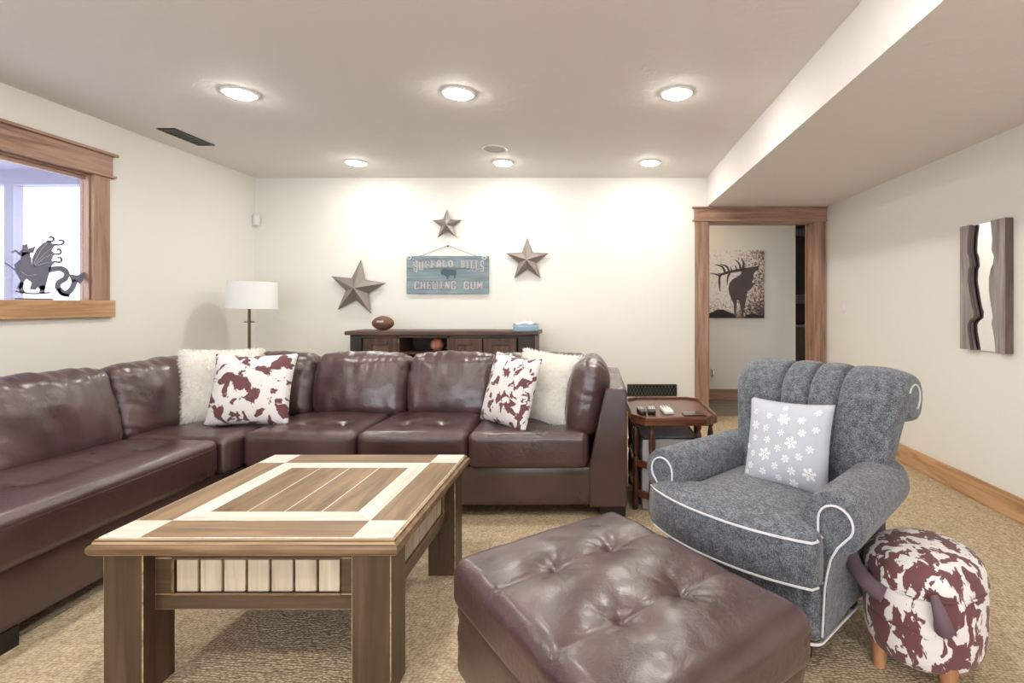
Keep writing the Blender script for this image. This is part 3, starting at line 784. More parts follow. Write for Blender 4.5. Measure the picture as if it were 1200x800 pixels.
# ================================================================== COW FOOTSTOOL
PF = Vector((1.078, 1.682, 0))
pf = thing('cow_footstool', 'cowhide print footstool with plush horns and wooden legs', 'footstool', PF, R(-47))
SXP, SYP = .92, 1.06
prof = [(.0001, .055), (.11, .057), (.150, .066), (.172, .085), (.183, .12), (.188, .18), (.189, .24), (.187, .285), (.182, .303)]
mb = MB(); mb.lathe(prof, 48, sx=SXP, sy=SYP); mb.build('body', 'cow3', pf, ang=80)
prof = [(.182, .300), (.186, .310), (.186, .325), (.180, .348), (.166, .368), (.14, .383), (.09, .393), (.0001, .397)]
mb = MB(); mb.lathe(prof, 48, sx=SXP, sy=SYP); mb.build('lid', 'cow3', pf, ang=80)
ring = [(.186 * SXP * math.cos(2 * math.pi * k / 48), .186 * SYP * math.sin(2 * math.pi * k / 48), .303) for k in range(48)]
M['plush'] = plain('mauve_plush', '6e5a62', .95)
MB().tube(ring, .004, 6, True).build('lid_seam', M['cow3'], pf)
hn = spline([(-.055, -.195, .275), (-.100, -.190, .290), (-.155, -.155, .315), (-.192, -.105, .350), (-.198, -.05, .385), (-.192, -.02, .405)], 5)
MB().tube(hn, [.027 * (1 - .25 * (k / (len(hn) - 1)) ** 2) if k < len(hn) - 2 else .013 for k in range(len(hn))], 12).build('horn', 'plush', pf)
hn = spline([(.100, -.185, .235), (.102, -.205, .265), (.092, -.208, .300), (.078, -.198, .330)], 5)
MB().tube(hn, [.026 * (1 - .62 * (k / (len(hn) - 1)) ** 1.5) for k in range(len(hn))], 12).build('horn', 'plush', pf)
MB().tube([(.19 * math.sin(R(a)) * SXP, -.19 * math.cos(R(a)) * SYP, .20 - .000004 * a * a) for a in range(-40, 45, 8)], .0022, 6).build('muzzle_seam', 'cow3', pf)
for sx in (-1, 1):
    for sy in (-1, 1): MB().lathe([(.020, 0), (.029, .10)], 14, T((sx * .095, sy * .115, 0))).build('leg', 'legwood', pf)

# ================================================================== SIDE TABLE
SX0, SX1, SY0, SY1, SH = .205, .695, 2.83, 3.47, .55
sc_ = Vector(((SX0 + SX1) / 2, (SY0 + SY1) / 2, 0))
st = thing('side_table', 'walnut octagonal tray-top side table with turned legs', 'table', sc_)
def octa(hx, hy, c): return [(-hx + c, -hy), (hx - c, -hy), (hx, -hy + c), (hx, hy - c), (hx - c, hy), (-hx + c, hy), (-hx, hy - c), (-hx, -hy + c)]
hx, hy = (SX1 - SX0) / 2, (SY1 - SY0) / 2
top = MB().prism(octa(hx, hy, .075), SH - .045, SH - .010).build('tray_top', 'walnut_x', st, smooth=False, bevel=.003)
rim = [(x, y, SH - .004) for x, y in octa(hx - .006, hy - .006, .073)]
MB().tube(rim, .009, 8, True).build('rim', 'walnut_x', top)
def turned(zh):
    return [(.010, 0), (.016, .01), (.016, .05), (.010, .058), (.017, .075), (.019, .13), (.016, .20), (.011, .235), (.019, .245), (.019, .295), (.011, .305), (.016, .325), (.019, .39), (.016, .45), (.010, .475), (.017, .482), (.017, zh)]
lp = octa(hx - .03, hy - .03, .085)
for (x, y) in lp: MB().lathe(turned(SH - .045), 12, T((x, y, 0))).build('leg', 'walnut_z', st)
for z in (.27, .10):
    for k in range(8):
        a = Vector(lp[k]); b = Vector(lp[(k + 1) % 8]); d = (b - a); L_ = d.length; an = math.atan2(d.y, d.x)
        MB().box(.015, L_ - .015, -.009, .009, z - .018, z + .018, T((a.x, a.y, 0)) @ Matrix.Rotation(an, 4, 'Z')).build('rail', 'walnut_x', st, smooth=False)
M['grey_box'] = plain('grey_fabric', 'bdbdc2', .85)
MB().soft(.32, .34, .41, .015, 6, mat=T((.43, 3.10, .205))).build('floor_bin', 'grey_box')
b_ = bpy.data.objects['floor_bin']; tag(b_, 'plain grey storage bin under the walnut side table', 'bin')
MB().tube([(.27, 2.93, .41), (.59, 2.93, .41), (.59, 3.27, .41), (.27, 3.27, .41)], .007, 6, True).build('rim', 'black', b_)
# remotes
def remote(x, y, l, wd, h, mat, label, rz, rows, cols, bm_):
    t = thing('remote_control', label, 'remote', (x, y, SH - .010), rz)
    b = MB().soft(wd, l, h, min(wd, h) * .35, 6, mat=T((0, 0, h / 2))).build('body', mat, t)
    if bm_ == 'beige_pl': MB().box(-wd * .42, wd * .42, -l * .1, l * .44, h - .002, h + .0008).build('keypad', 'white', t, smooth=False)
    for r_ in range(rows):
        for c in range(cols):
            MB().lathe([(.0035, 0), (.0035, .002)], 8, T(((c - (cols - 1) / 2) * wd * .27, l * .36 - r_ * l * .10, h))).build('button', 'black', t)
M['beige_pl'] = plain('beige_plastic', 'cfc8be', .5)
remote(.275, 3.02, .14, .042, .022, 'black', 'short black remote on the side table next to the sofa arm', R(4), 6, 3, 'beige_pl')
remote(.335, 3.03, .15, .046, .022, 'dark_metal', 'black remote with pale keys between two other remotes', R(-3), 5, 3, 'beige_pl')
remote(.425, 3.04, .17, .058, .024, 'white', 'white remote lying on the walnut side table', R(3), 4, 3, 'black')
M['smoke'] = plain('smoked_glass', '4a3a34', .1)
tag(MB().soft(.13, .10, .008, .003, 4, mat=T((.575, 2.97, SH - .006))).build('coaster', 'smoke'), 'dark flat coaster on the side table beside the remotes', 'coaster')

# ================================================================== CONSOLE, FOOTBALL, TIN, BALL
CX0, CX1, CY0, CY1, CZ = -2.27, -.515, 4.64, 5.03, .935
cl = Vector(((CX0 + CX1) / 2, (CY0 + CY1) / 2, 0)); co = -cl
con = thing('console_cabinet', 'dark rustic wood console cabinet against the back wall', 'cabinet', cl)
MB().box(CX0, CX1, CY0, CY1, CZ - .035, CZ).build('top', 'con_x', con, smooth=False, bevel=.004, off=co)
bx0, bx1, by0, bz1 = CX0 + .04, CX1 - .03, CY0 + .03, CZ - .036
def cx_at(px): return (px - VX) * by0 / FPX
m0, m1 = cx_at(468), cx_at(524)
mb = MB()
mb.box(bx0, bx1, CY1 - .02, CY1 - .005, .1, bz1); mb.box(bx0, bx1, by0, CY1 - .02, .1, .13); mb.box(bx0, bx0 + .02, by0 + .02, CY1 - .02, .13, bz1); mb.box(bx1 - .02, bx1, by0 + .02, CY1 - .02, .13, bz1)
mb.box(m0 - .02, m0, by0, CY1 - .02, .13, bz1); mb.box(m1, m1 + .02, by0, CY1 - .02, .13, bz1); mb.box(m0, m1, by0 + .02, CY1 - .02, .72, .74); mb.box(m0, m1, by0 + .02, CY1 - .02, .42, .44)
mb.box(bx0 + .02, bx1 - .02, by0, by0 + .02, bz1 - .025, bz1)
mb.build('carcass', 'con_x', con, smooth=False, off=co)
pl = cx_at(424); pr = cx_at(607)
for (a, b) in ((bx0, pl), (pr, bx1)): MB().box(a, b, by0 - .006, by0 + .02, 0, bz1).build('post', 'con_d', con, smooth=False, bevel=.003, off=co)
for (a, b) in ((pl + .012, m0 - .022), (m1 + .022, cx_at(565)), (cx_at(565) + .012, pr - .012)):
    mb = MB(); z0, z1 = .14, bz1 - .03; fw = .075
    mb.box(a, a + fw, by0 - .004, by0 + .018, z0, z1); mb.box(b - fw, b, by0 - .004, by0 + .018, z0, z1); mb.box(a + fw, b - fw, by0 - .004, by0 + .018, z0, z0 + fw); mb.box(a + fw, b - fw, by0 - .004, by0 + .018, z1 - fw * .8, z1)
    dr = mb.build('door', 'con_z', con, smooth=False, bevel=.003, off=co)
    MB().box(a + fw, b - fw, by0 + .012, by0 + .018, z0 + fw, z1 - fw * .8).build('door_panel', 'con_p', dr, smooth=False)
    MB().lathe([(.006, 0), (.006, .012), (.012, .016), (.012, .022), (.0001, .025)], 12, T((b - .03, by0 - .004, .55)) @ RX(90)).build('knob', 'dark_metal', dr)
# football
M['pigskin'] = plain('pigskin', '6f4a3a', .5)
fb = thing('football', 'brown leather football with laces on the console', 'ball', (-1.985, 4.80, CZ))
pr_ = [(max(.0001, .068 * math.cos(t) ** 1.25), .105 * math.sin(t) * 1.0) for t in [R(-90 + 180 * k / 20) for k in range(21)]]
MB().lathe(pr_, 24, T((0, 0, .068)) @ RY(90)).build('body', 'pigskin', fb)
lace = MB(); lace.tube([(-.03, -.0655, .085), (.03, -.0655, .085)], .0028, 6)
for k in range(5): lace.tube([(-.026 + .013 * k, -.062, .094), (-.026 + .013 * k, -.0672, .085), (-.026 + .013 * k, -.067, .075)], .0024, 6)
lace.build('lacing', 'white', fb)
for s in (-1, 1):
    MB().tube([(s * .065, .0465 * math.cos(R(a)), .068 + .0465 * math.sin(R(a))) for a in range(0, 360, 20)], .003, 6, True).build('stripe', 'pigskin', fb)
# pale blue tin with white cloth
M['bluetin'] = plain('pale_blue_tin', 'a9cfe4', .4)
bt = thing('round_tin', 'pale blue round tin filled with white tissue on the console', 'tin', (-.645, 4.80, CZ))
MB().lathe([(.118, 0), (.12, .004), (.12, .062), (.116, .062), (.114, .01), (.0001, .01)], 32).build('tin', 'bluetin', bt)
MB().tube([(.12 * math.cos(R(a)), .12 * math.sin(R(a)), .042) for a in range(0, 360, 12)], .0025, 6, True).build('band', 'white', bt)
mb = MB()
def tis(u, v):
    a = 2 * math.pi * u; r_ = .112 * v
    return (r_ * math.cos(a), r_ * math.sin(a), .062 + .026 * (1 - v) + .016 * noise.noise(Vector((math.cos(a) * v * 3, math.sin(a) * v * 3, 1.7))))
mb.grid(tis, 32, 9, True); mb.build('tissue', 'white', bt)
# ball in the console's open shelf
M['coral'] = plain('coral_rubber', 'd08a74', .55)
ob = thing('basketball', 'small coral ball in the open shelf of the console', 'ball', (-1.475, 4.80, .74))
MB().lathe([(max(.0001, .062 * math.cos(t)), .062 + .062 * math.sin(t)) for t in [R(-90 + 180 * k / 16) for k in range(17)]], 24).build('body', 'coral', ob)
for q in (0, 90): MB().tube([(.0622 * math.cos(R(a)) * math.cos(R(q)), .0622 * math.cos(R(a)) * math.sin(R(q)), .062 + .0622 * math.sin(R(a))) for a in range(0, 360, 15)], .0012, 4, True).build('groove', 'black', ob)

# ================================================================== FLOOR LAMP
lm = thing('floor_lamp', 'floor lamp with a white drum shade behind the sofa corner', 'lamp', (-3.03, 4.49, 0))
MB().lathe([(.14, 0), (.14, .012), (.13, .02), (.03, .028), (.014, .05)], 32).build('base', 'brass', lm)
MB().tube([(0, 0, .03), (0, 0, 1.30)], .0115, 12).build('pole', 'brass', lm)
MB().tube([(-.045, 0, 1.025), (.045, 0, 1.025)], .005, 8).build('cross_bar', 'brass', lm)
mb = MB(); r0, r1, z0, z1 = .196, .190, 1.143, 1.376
mb.lathe([(r0, z0), (r1, z1), (r1 - .003, z1), (r0 - .003, z0), (r0, z0)], 48); sh = mb.build('shade', 'shade', lm); sh.rotation_euler = (0, R(1.2), 0)
mb = MB()
for k in range(3): a = R(120 * k); mb.tube([(0, 0, z1 - .02), ((r1 - .002) * math.cos(a), (r1 - .002) * math.sin(a), z1 - .02)], .002, 6)
mb.build('spider', 'brass', sh)
MB().lathe([(.014, 1.16), (.016, 1.19), (.03, 1.24), (.027, 1.28), (.0001, 1.30)], 16).build('bulb', 'white', lm)

# ================================================================== WALL DECOR
def star(cx_, cz_, r, dep, rot, label, lean=0):
    o = thing('metal_star', label, 'star', (cx_, YB - .030, cz_))
    mb = MB(); n = 10; vs = [(0, -dep, 0)]; 
    for k in range(10):
        a = R(90 + 36 * k + rot); q = r if k % 2 == 0 else r * .40
        vs.append((q * math.cos(a), 0, q * math.sin(a)))
    fs = [(0, 1 + k, 1 + (k + 1) % 10) for k in range(10)] + [tuple(range(10, 0, -1))]
    mb.add(vs, fs); s = mb.build('star_body', 'metal', o, smooth=False)
    edge = [(v[0] * .992, 0, v[2] * .992) for v in vs[1:]]
    MB().tube(edge, .004, 6, True).build('rolled_edge', 'metal', s)
    o.rotation_euler = (R(lean), 0, 0)
    return o
M['metal'] = plain('galvanised_metal2', '968d87', .45, .45)
def wx(px): return (px - VX) * YB / FPX
def wz(py): return CAM_Z - (py - VY) * YB / FPX
star(wx(420.5), wz(338), .285, .085, -7, 'largest grey metal star, to the side of the console wall sign')
star(wx(525), wz(264), .152, .045, 0, 'smallest grey metal star, above the blue sign')
star(wx(618.5), wz(305), .222, .065, 0, 'medium grey metal star, beside the blue sign over the tin')
# sign
M['signwood'] = wood('blue_sign_wood', '697a82', '84969c', '98a8ac', 'X', 1.6, .7, False)
sx0, sx1, sz0, sz1 = wx(477.5), wx(573.5), wz(344), wz(300)
sg = thing('hanging_sign', 'weathered blue wooden sign lettered for chewing gum', 'sign', ((sx0 + sx1) / 2, YB, sz0))
sof = -sg.location
zz = [sz0, sz0 + (sz1 - sz0) * .34, sz0 + (sz1 - sz0) * .67, sz1]
for k in range(3): MB().box(sx0, sx1, YB - .026, YB - .008, zz[k] + .0008, zz[k + 1] - .0008).build('plank', 'signwood', sg, smooth=False, bevel=.0015, off=sof)
M['signletter'] = plain('faded_sign_paint', 'c9bfc0', .8); M['signdark'] = plain('sign_ink', '4c5f69', .8)
ser = [(0, 6.2, 2.2, 7), (2.8, 6.2, 5, 7)]; feet = [(0, 0, 2.2, .8), (2.8, 0, 5, .8)]
GL = {'I': [(1.9, 0, 3.1, 7), (.9, 0, 4.1, .8), (.9, 6.2, 4.1, 7)],
 'L': [(.8, 0, 2, 7), (.2, 6.2, 2.7, 7), (.2, 0, 4.7, .8), (3.8, 0, 4.7, 2.2)],
 'B': [(.8, 0, 2, 7), (.2, 6.2, 4, 7), (1, 3.1, 4, 3.9), (.2, 0, 4, .8), (3.4, 3.9, 4.6, 6.4), (3.4, .6, 4.6, 3.2)],
 'U': [(.5, .6, 1.7, 7), (3.3, .6, 4.5, 7), (1.1, 0, 3.9, .9)] + ser,
 'F': [(.8, 0, 2, 7), (.2, 6.2, 4.7, 7), (3.8, 5, 4.7, 7), (1, 3.1, 3.5, 3.9), (.2, 0, 2.8, .8)],
 'A': [(.6, 0, 1.7, 6), (3.3, 0, 4.4, 6), (1.2, 5.8, 3.8, 7), (1.5, 2.3, 3.5, 3.1)] + feet,
 'O': [(.4, .8, 1.6, 6.2), (3.4, .8, 4.6, 6.2), (1, 0, 4, .9), (1, 6.1, 4, 7)],
 'S': [(1, 6.1, 4, 7), (.5, 3.8, 1.7, 6.3), (1, 3.1, 4, 4), (3.3, .7, 4.5, 3.4), (1, 0, 4, .9), (.5, 0, 1.3, 2.2), (3.7, 4.8, 4.5, 7)],
 'C': [(.4, .8, 1.6, 6.2), (1, 0, 4, .9), (1, 6.1, 4, 7), (3.5, 4.8, 4.6, 7), (3.5, 0, 4.6, 2.2)],
 'H': [(.5, 0, 1.7, 7), (3.3, 0, 4.5, 7), (1.5, 3.1, 3.5, 3.9)] + ser + feet,
 'E': [(.8, 0, 2, 7), (.2, 6.2, 4.7, 7), (3.8, 5, 4.7, 7), (1, 3.1, 3.5, 3.9), (.2, 0, 4.7, .8), (3.8, 0, 4.7, 2)],
 'W': [(.2, .6, 1.0, 7), (2.15, .6, 2.85, 5.6), (4.0, .6, 4.8, 7), (.8, 0, 2.3, .9), (2.7, 0, 4.2, .9), (-.1, 6.2, 1.7, 7), (3.3, 6.2, 5.1, 7)],
 'N': [(.6, 0, 1.5, 7), (3.5, 0, 4.4, 7), [(.6, 7), (1.9, 7), (4.4, 0), (3.1, 0)], (0, 0, 2.0, .8), (3.0, 6.2, 5, 7)],
 'G': [(.4, .8, 1.6, 6.2), (1, 0, 4, .9), (1, 6.1, 4, 7), (3.5, 4.8, 4.6, 7), (3.5, 0, 4.6, 3.4), (2.5, 2.7, 4.6, 3.4)],
 'M': [(.3, 0, 1.2, 7), (3.8, 0, 4.7, 7), [(.3, 7), (1.6, 7), (2.9, 2), (2.1, 2)], [(4.7, 7), (3.4, 7), (2.1, 2), (2.9, 2)], (-.1, 0, 1.6, .8), (3.4, 0, 5.1, .8)]}
def sgx(zx): return sx0 + (zx - 165) / (1048 - 165) * (sx1 - sx0)
def sgz(zy): return sz1 - (zy - 187) / (590 - 187) * (sz1 - sz0)
def word(txt, x0, x1, top, bot):
    n = len(txt); wl = (x1 - x0) / n
    for k, ch in enumerate(txt):
        mb = MB(); xa_ = x0 + wl * k; zt = sgz(top(xa_ + wl / 2)); zb = sgz(bot(xa_ + wl / 2)); s = (sgx(xa_ + wl * .9) - sgx(xa_)) / 5; h_ = (zt - zb) / 7
        for g in GL[ch]:
            poly = g if isinstance(g, list) else [(g[0], g[1]), (g[2], g[1]), (g[2], g[3]), (g[0], g[3])]
            mb.prism([(sgx(xa_) + x * s, zb + y * h_) for x, y in poly], 0, .003, Matrix(((1, 0, 0, 0), (0, 0, -1, YB - .026), (0, 1, 0, 0), (0, 0, 0, 1))))
        mb.build('letter', 'signletter', sg, smooth=False, off=sof)
arch = lambda x: 305 + 62 * min(1, abs((x - 625) / 380)) ** 2.2
word('BUFFALO', 232, 672, lambda x: 235, arch); word('BILLS', 745, 1005, lambda x: 235, arch)
word('CHEWING', 247, 705, lambda x: 458, lambda x: 545); word('GUM', 775, 990, lambda x: 458, lambda x: 545)
mb = MB(); fnb = lambda x, y, z: (sgx(x), YB - .026 - z, sgz(y))
flatpoly(mb, [(530, 355), (545, 330), (590, 322), (640, 330), (690, 340), (700, 368), (692, 405), (684, 430), (674, 430), (676, 402), (650, 392), (622, 398), (608, 440), (596, 440), (594, 410), (566, 396), (550, 392), (536, 380)], .0002, .0018, fnb)
mb.build('buffalo_emblem', 'signdark', sg, smooth=False, off=sof)
M['twine'] = plain('twine', '8a7f76', .9)
MB().tube([(sgx(190), YB - .018, sz1 - .02), (sgx(330), YB - .016, sz1 + .005), (wx(525.5), YB - .012, wz(287.5)), (sgx(890), YB - .016, sz1 + .005), (sgx(1010), YB - .018, sz1 - .02)], .0028, 6).build('hanging_cord', 'twine', sg, off=sof)
for zx in (195, 1000): MB().tube([(sgx(zx) + .02 * math.cos(R(a)), YB - .030, sz1 - .018 + .014 * math.sin(R(a))) for a in range(0, 360, 30)], .004, 6, True).build('cord_knot', 'white', sg, off=sof)
MB().lathe([(.004, 0), (.004, .02), (.008, .021), (.008, .024)], 10, T((wx(525.5), YB, wz(288.5))) @ RX(90)).build('nail', 'dark_metal', sg, off=sof)
# elk canvas in the hall
EY = HY - .038
def ex(zx): return ((820 + zx / 8) - VX) * EY / FPX
def ez(zy): return CAM_Z - ((280 + zy / 8) - VY) * EY / FPX
t_ = NT('elk_canvas_print'); v_ = t_.coords()
n1 = t_.n('ShaderNodeTexNoise', i_Scale=42.0, i_Detail=4.0, i_Roughness=.8); t_.l(v_, n1.inputs['Vector'])
sp_ = t_.n('ShaderNodeSeparateXYZ'); t_.l(v_, sp_.inputs[0])
cxm = (ex(30) + ex(605)) / 2
mr = t_.n('ShaderNodeMapRange'); t_.l(sp_.outputs['X'], mr.inputs[0]); mr.inputs[1].default_value = -.05; mr.inputs[2].default_value = .40; mr.inputs[3].default_value = 0; mr.inputs[4].default_value = .20
mz = t_.n('ShaderNodeMapRange'); t_.l(sp_.outputs['Z'], mz.inputs[0]); mz.inputs[1].default_value = .30; mz.inputs[2].default_value = .0; mz.inputs[3].default_value = 0; mz.inputs[4].default_value = .16
ad = t_.n('ShaderNodeMath', operation='ADD'); t_.l(mr.outputs[0], ad.inputs[0]); t_.l(n1.outputs[0], ad.inputs[1])
ad2 = t_.n('ShaderNodeMath', operation='ADD'); t_.l(ad.outputs[0], ad2.inputs[0]); t_.l(mz.outputs[0], ad2.inputs[1])
t_.l(t_.ramp(ad2.outputs[0], [(.54, lin('f0edeb')), (.64, lin('d8c3b8')), (.72, lin('6a5650')), (.85, lin('473a3a'))]), t_.b.inputs['Base Color']); t_.b.inputs['Roughness'].default_value = .7
elk = thing('elk_canvas', 'canvas print of a bugling elk on the hall wall', 'picture', (cxm, HY, ez(742)))
eof = -elk.location
cv = MB().box(ex(20) , ex(607), EY, HY - .002, ez(742), ez(105)).build('canvas', t_.m, elk, smooth=False, off=eof, bevel=.002)
for v in cv.data.vertices: v.co += Vector(eof)
cv.location = (0, 0, 0)
M['elkdark'] = plain('elk_print', '5a5054', .75); M['elkrock'] = plain('elk_rock', '2d2a2c', .75)
fe = lambda x, y, z: (ex(x), EY - z, ez(y))
mb = MB()
flatpoly(mb, [(553, 250), (555, 285), (520, 305), (500, 340), (505, 370), (490, 400), (500, 440), (480, 470), (445, 490), (440, 540), (430, 600), (415, 640), (412, 700), (405, 738), (385, 738), (388, 680), (378, 620), (370, 580), (350, 570), (345, 620), (340, 700), (345, 740), (325, 740), (322, 680), (318, 610), (295, 560), (275, 510), (268, 460), (280, 410), (310, 375), (350, 355), (385, 330), (395, 300), (415, 270), (470, 265), (510, 258)], .0004, .0015, fe)
for pts_, wds in (([(400, 290), (350, 295), (300, 305), (240, 320), (190, 345), (185, 420), (190, 490)], [26, 26, 24, 24, 22, 20, 6]), ([(400, 290), (412, 230), (385, 175)], [24, 20, 4]), ([(382, 285), (370, 230), (330, 195)], [20, 18, 4]), ([(352, 292), (330, 250)], [18, 4]), ([(302, 300), (285, 258)], [16, 4]), ([(275, 300), (250, 255), (190, 235)], [20, 18, 4]), ([(238, 315), (210, 260), (140, 238)], [22, 18, 4]), ([(192, 345), (150, 330), (95, 318)], [18, 14, 4]), ([(205, 335), (165, 316)], [14, 4]), ([(283, 318), (262, 360), (258, 435)], [20, 18, 4])):
    k = (len(pts_) - 1) * 5 + 1
    sw = [wds[min(i // 5, len(wds) - 2)] + (wds[min(i // 5, len(wds) - 2) + 1] - wds[min(i // 5, len(wds) - 2)]) * ((i % 5) / 5 if i < k - 1 else 1) for i in range(k)]
    ribbon(mb, [tuple(p) for p in spline(pts_, 5)], sw, .0004, .0015, fe)
mb.build('elk_silhouette', 'elkdark', elk, smooth=False, off=eof)
mb = MB()
flatpoly(mb, [(22, 740), (22, 705), (75, 700), (130, 680), (160, 660), (215, 660), (260, 680), (320, 700), (330, 740)], .0005, .0017, fe)
flatpoly(mb, [(420, 740), (430, 712), (480, 700), (540, 710), (604, 722), (604, 740)], .0005, .0017, fe)
mb.build('dark_rock', 'elkrock', elk, smooth=False, off=eof)
# live-edge mirror on the right wall
MX = XR - .045
def mp_(px, py): d = FPX * MX / (px - VX); return (d, CAM_Z - (py - VY) * d / FPX)
my0, my1, mz0, mz1 = 2.815, 3.165, .905, 1.655
mir = thing('live_edge_mirror', 'tall mirror between two live-edge grey wood slabs', 'mirror', (XR, (my0 + my1) / 2, mz0))
mof = -mir.location
M['greywood'] = wood('weathered_grey_wood', '7f7674', 'a39a97', 'b5adab', 'Z', 1.3, .6, True)
M['barkedge'] = wood('bark_edge', '4c3f3b', '6a5a54', '7d6c64', 'Z', 1.3, .7, False)
M['mirror'] = NT('mirror_glass').m; mb_ = M['mirror'].node_tree.nodes['Principled BSDF']; mb_.inputs['Metallic'].default_value = 1; mb_.inputs['Roughness'].default_value = .02; mb_.inputs['Base Color'].default_value = (.92, .92, .92, 1)
W_ = my1 - my0
# live edges as fractions from the far side (crop pixels: far edge 88, near front edge 280 at the top)
farE = [(0, .24), (.05, .22), (.10, .20), (.18, .19), (.22, .19), (.26, .23), (.33, .25), (.36, .21), (.45, .20), (.52, .23), (.60, .27), (.66, .30), (.70, .34), (.74, .33), (.765, .24), (.80, .19), (.86, .20), (.92, .23), (1, .27)]
nearE = [(0, .70), (.06, .715), (.14, .735), (.22, .72), (.28, .77), (.33, .75), (.37, .70), (.44, .665), (.52, .665), (.60, .69), (.68, .725), (.73, .75), (.78, .72), (.84, .755), (.92, .79), (1, .80)]
def my(f): return my1 - f * W_
MT = Matrix(((0, 0, -1, XR), (1, 0, 0, 0), (0, 1, 0, 0), (0, 0, 0, 1)))       # (y,z,depth) -> world
fe_ = [(my(f), mz1 - t * (mz1 - mz0)) for t, f in farE]; ne_ = [(my(f), mz1 - t * (mz1 - mz0)) for t, f in nearE]
MB().prism([(my1, mz1)] + fe_ + [(my1, mz0)], .004, .045, MT).build('wood_slab', 'greywood', mir, smooth=False, bevel=.003, off=mof)
MB().prism([(my0, mz1)] + ne_ + [(my0, mz0)], .004, .045, MT).build('wood_slab', 'greywood', mir, smooth=False, bevel=.003, off=mof)
MB().box(XR - .018, XR - .004, my0 + .02, my1 - .02, mz0 + .002, mz1 - .002).build('mirror_glass', 'mirror', mir, smooth=False, off=mof)
MB().tube([(XR - .038, y - .004, z) for y, z in fe_], .009, 8).build('bark_edge', 'barkedge', mir, off=mof)
MB().box(XR - .044, XR - .001, my0 - .004, my0, mz0, mz1).build('side_board', 'barkedge', mir, smooth=False, off=mof)
# light switch
lsw = thing('light_switch', 'white light switch on the right-hand wall near the doorway', 'switch', (XR, 4.74, 1.10))
MB().box(-.006, 0, -.037, .037, -.002, .118).build('plate', 'white', lsw, smooth=False, bevel=.002)
MB().box(-.010, -.006, -.017, .017, .025, .092).build('rocker', 'white', lsw, smooth=False, bevel=.001)
# motion sensor in the corner
ms = thing('motion_sensor', 'small white motion sensor in the corner under the ceiling', 'sensor', (XL + .03, YB - .03, 1.955))
MB().soft(.075, .05, .11, .014, 6, mat=T((0, 0, .055)) @ RZ(-30)).build('housing', 'white', ms)
MB().soft(.05, .012, .045, .005, 4, mat=T((.012, -.024, .05)) @ RZ(-30)).build('sensor_lens', 'shade', ms)
# wall register
M['vent'] = plain('dark_bronze', '3a3c38', .5, .5)
vx0, vx1, vz0, vz1 = wx(735), wx(793), wz(464), wz(450)
wv = thing('wall_register', 'dark patterned air register low on the back wall', 'vent', ((vx0 + vx1) / 2, YB, vz0))
vo = -wv.location
mb = MB(); fr = .015
mb.box(vx0, vx1, YB - .012, YB - .001, vz0, vz0 + fr); mb.box(vx0, vx1, YB - .012, YB - .001, vz1 - fr, vz1); mb.box(vx0, vx0 + fr, YB - .012, YB - .001, vz0 + fr, vz1 - fr); mb.box(vx1 - fr, vx1, YB - .012, YB - .001, vz0 + fr, vz1 - fr)
mb.build('frame', 'vent', wv, smooth=False, off=vo)
MB().box(vx0 + fr, vx1 - fr, YB - .003, YB - .001, vz0 + fr, vz1 - fr).build('backing', 'black', wv, smooth=False, off=vo)
mb = MB(); nn_ = 14; s = (vx1 - vx0 - 2 * fr) / nn_
for k in range(nn_):
    x = vx0 + fr + s * k; zm = (vz0 + vz1) / 2
    mb.tube([(x, YB - .007, vz0 + fr), (x + s / 2, YB - .007, zm + .01), (x + s, YB - .007, vz0 + fr)], .003, 5)
    mb.tube([(x, YB - .007, vz1 - fr), (x + s / 2, YB - .007, zm - .01), (x + s, YB - .007, vz1 - fr)], .003, 5)
M['vent_l'] = plain('worn_bronze', '6d716a', .5, .3)
mb.build('lattice', 'vent_l', wv, off=vo)
# ceiling register
p0 = atz(170 + 115 / 8.57, 130 + 172 / 8.57, ZC); p1 = atz(170 + 300 / 8.57, 130 + 172 / 8.57, ZC); p2 = atz(170 + 515 / 8.57, 130 + 340 / 8.57, ZC)
rx0, rx1, ry0, ry1 = p0.x, p1.x, p0.y, p2.y
cr = thing('ceiling_register', 'dark metal air register set in the ceiling', 'vent', ((rx0 + rx1) / 2, (ry0 + ry1) / 2, ZC))
ro = -cr.location
mb = MB(); fr = .022
mb.box(rx0, rx1, ry0, ry0 + fr, ZC - .008, ZC); mb.box(rx0, rx1, ry1 - fr, ry1, ZC - .008, ZC); mb.box(rx0, rx0 + fr, ry0 + fr, ry1 - fr, ZC - .008, ZC); mb.box(rx1 - fr, rx1, ry0 + fr, ry1 - fr, ZC - .008, ZC)
mb.build('frame', 'vent', cr, smooth=False, off=ro)
MB().box(rx0 + fr, rx1 - fr, ry0 + fr, ry1 - fr, ZC - .003, ZC - .001).build('backing', 'black', cr, smooth=False, off=ro)
for k in range(9):
    y = ry0 + fr + (ry1 - ry0 - 2 * fr) * (k + .5) / 9
    MB().box(rx0 + fr, rx1 - fr, y - .004, y + .004, ZC - .008, ZC - .003).build('slat', 'vent_l', cr, smooth=False, off=ro)
# ceiling speaker
spk = thing('ceiling_speaker', 'round flush speaker grille in the ceiling', 'speaker', (-.81, 4.15, ZC))
MB().lathe([(.088, 0), (.088, -.006), (.10, -.008), (.105, -.004), (.105, 0)], 36).build('rim', 'white', spk)
M['grille'] = plain('speaker_grille', 'b7b0a8', .7)
MB().lathe([(.088, -.001), (.088, -.004), (.0001, -.005)], 36).build('grille', 'grille', spk)
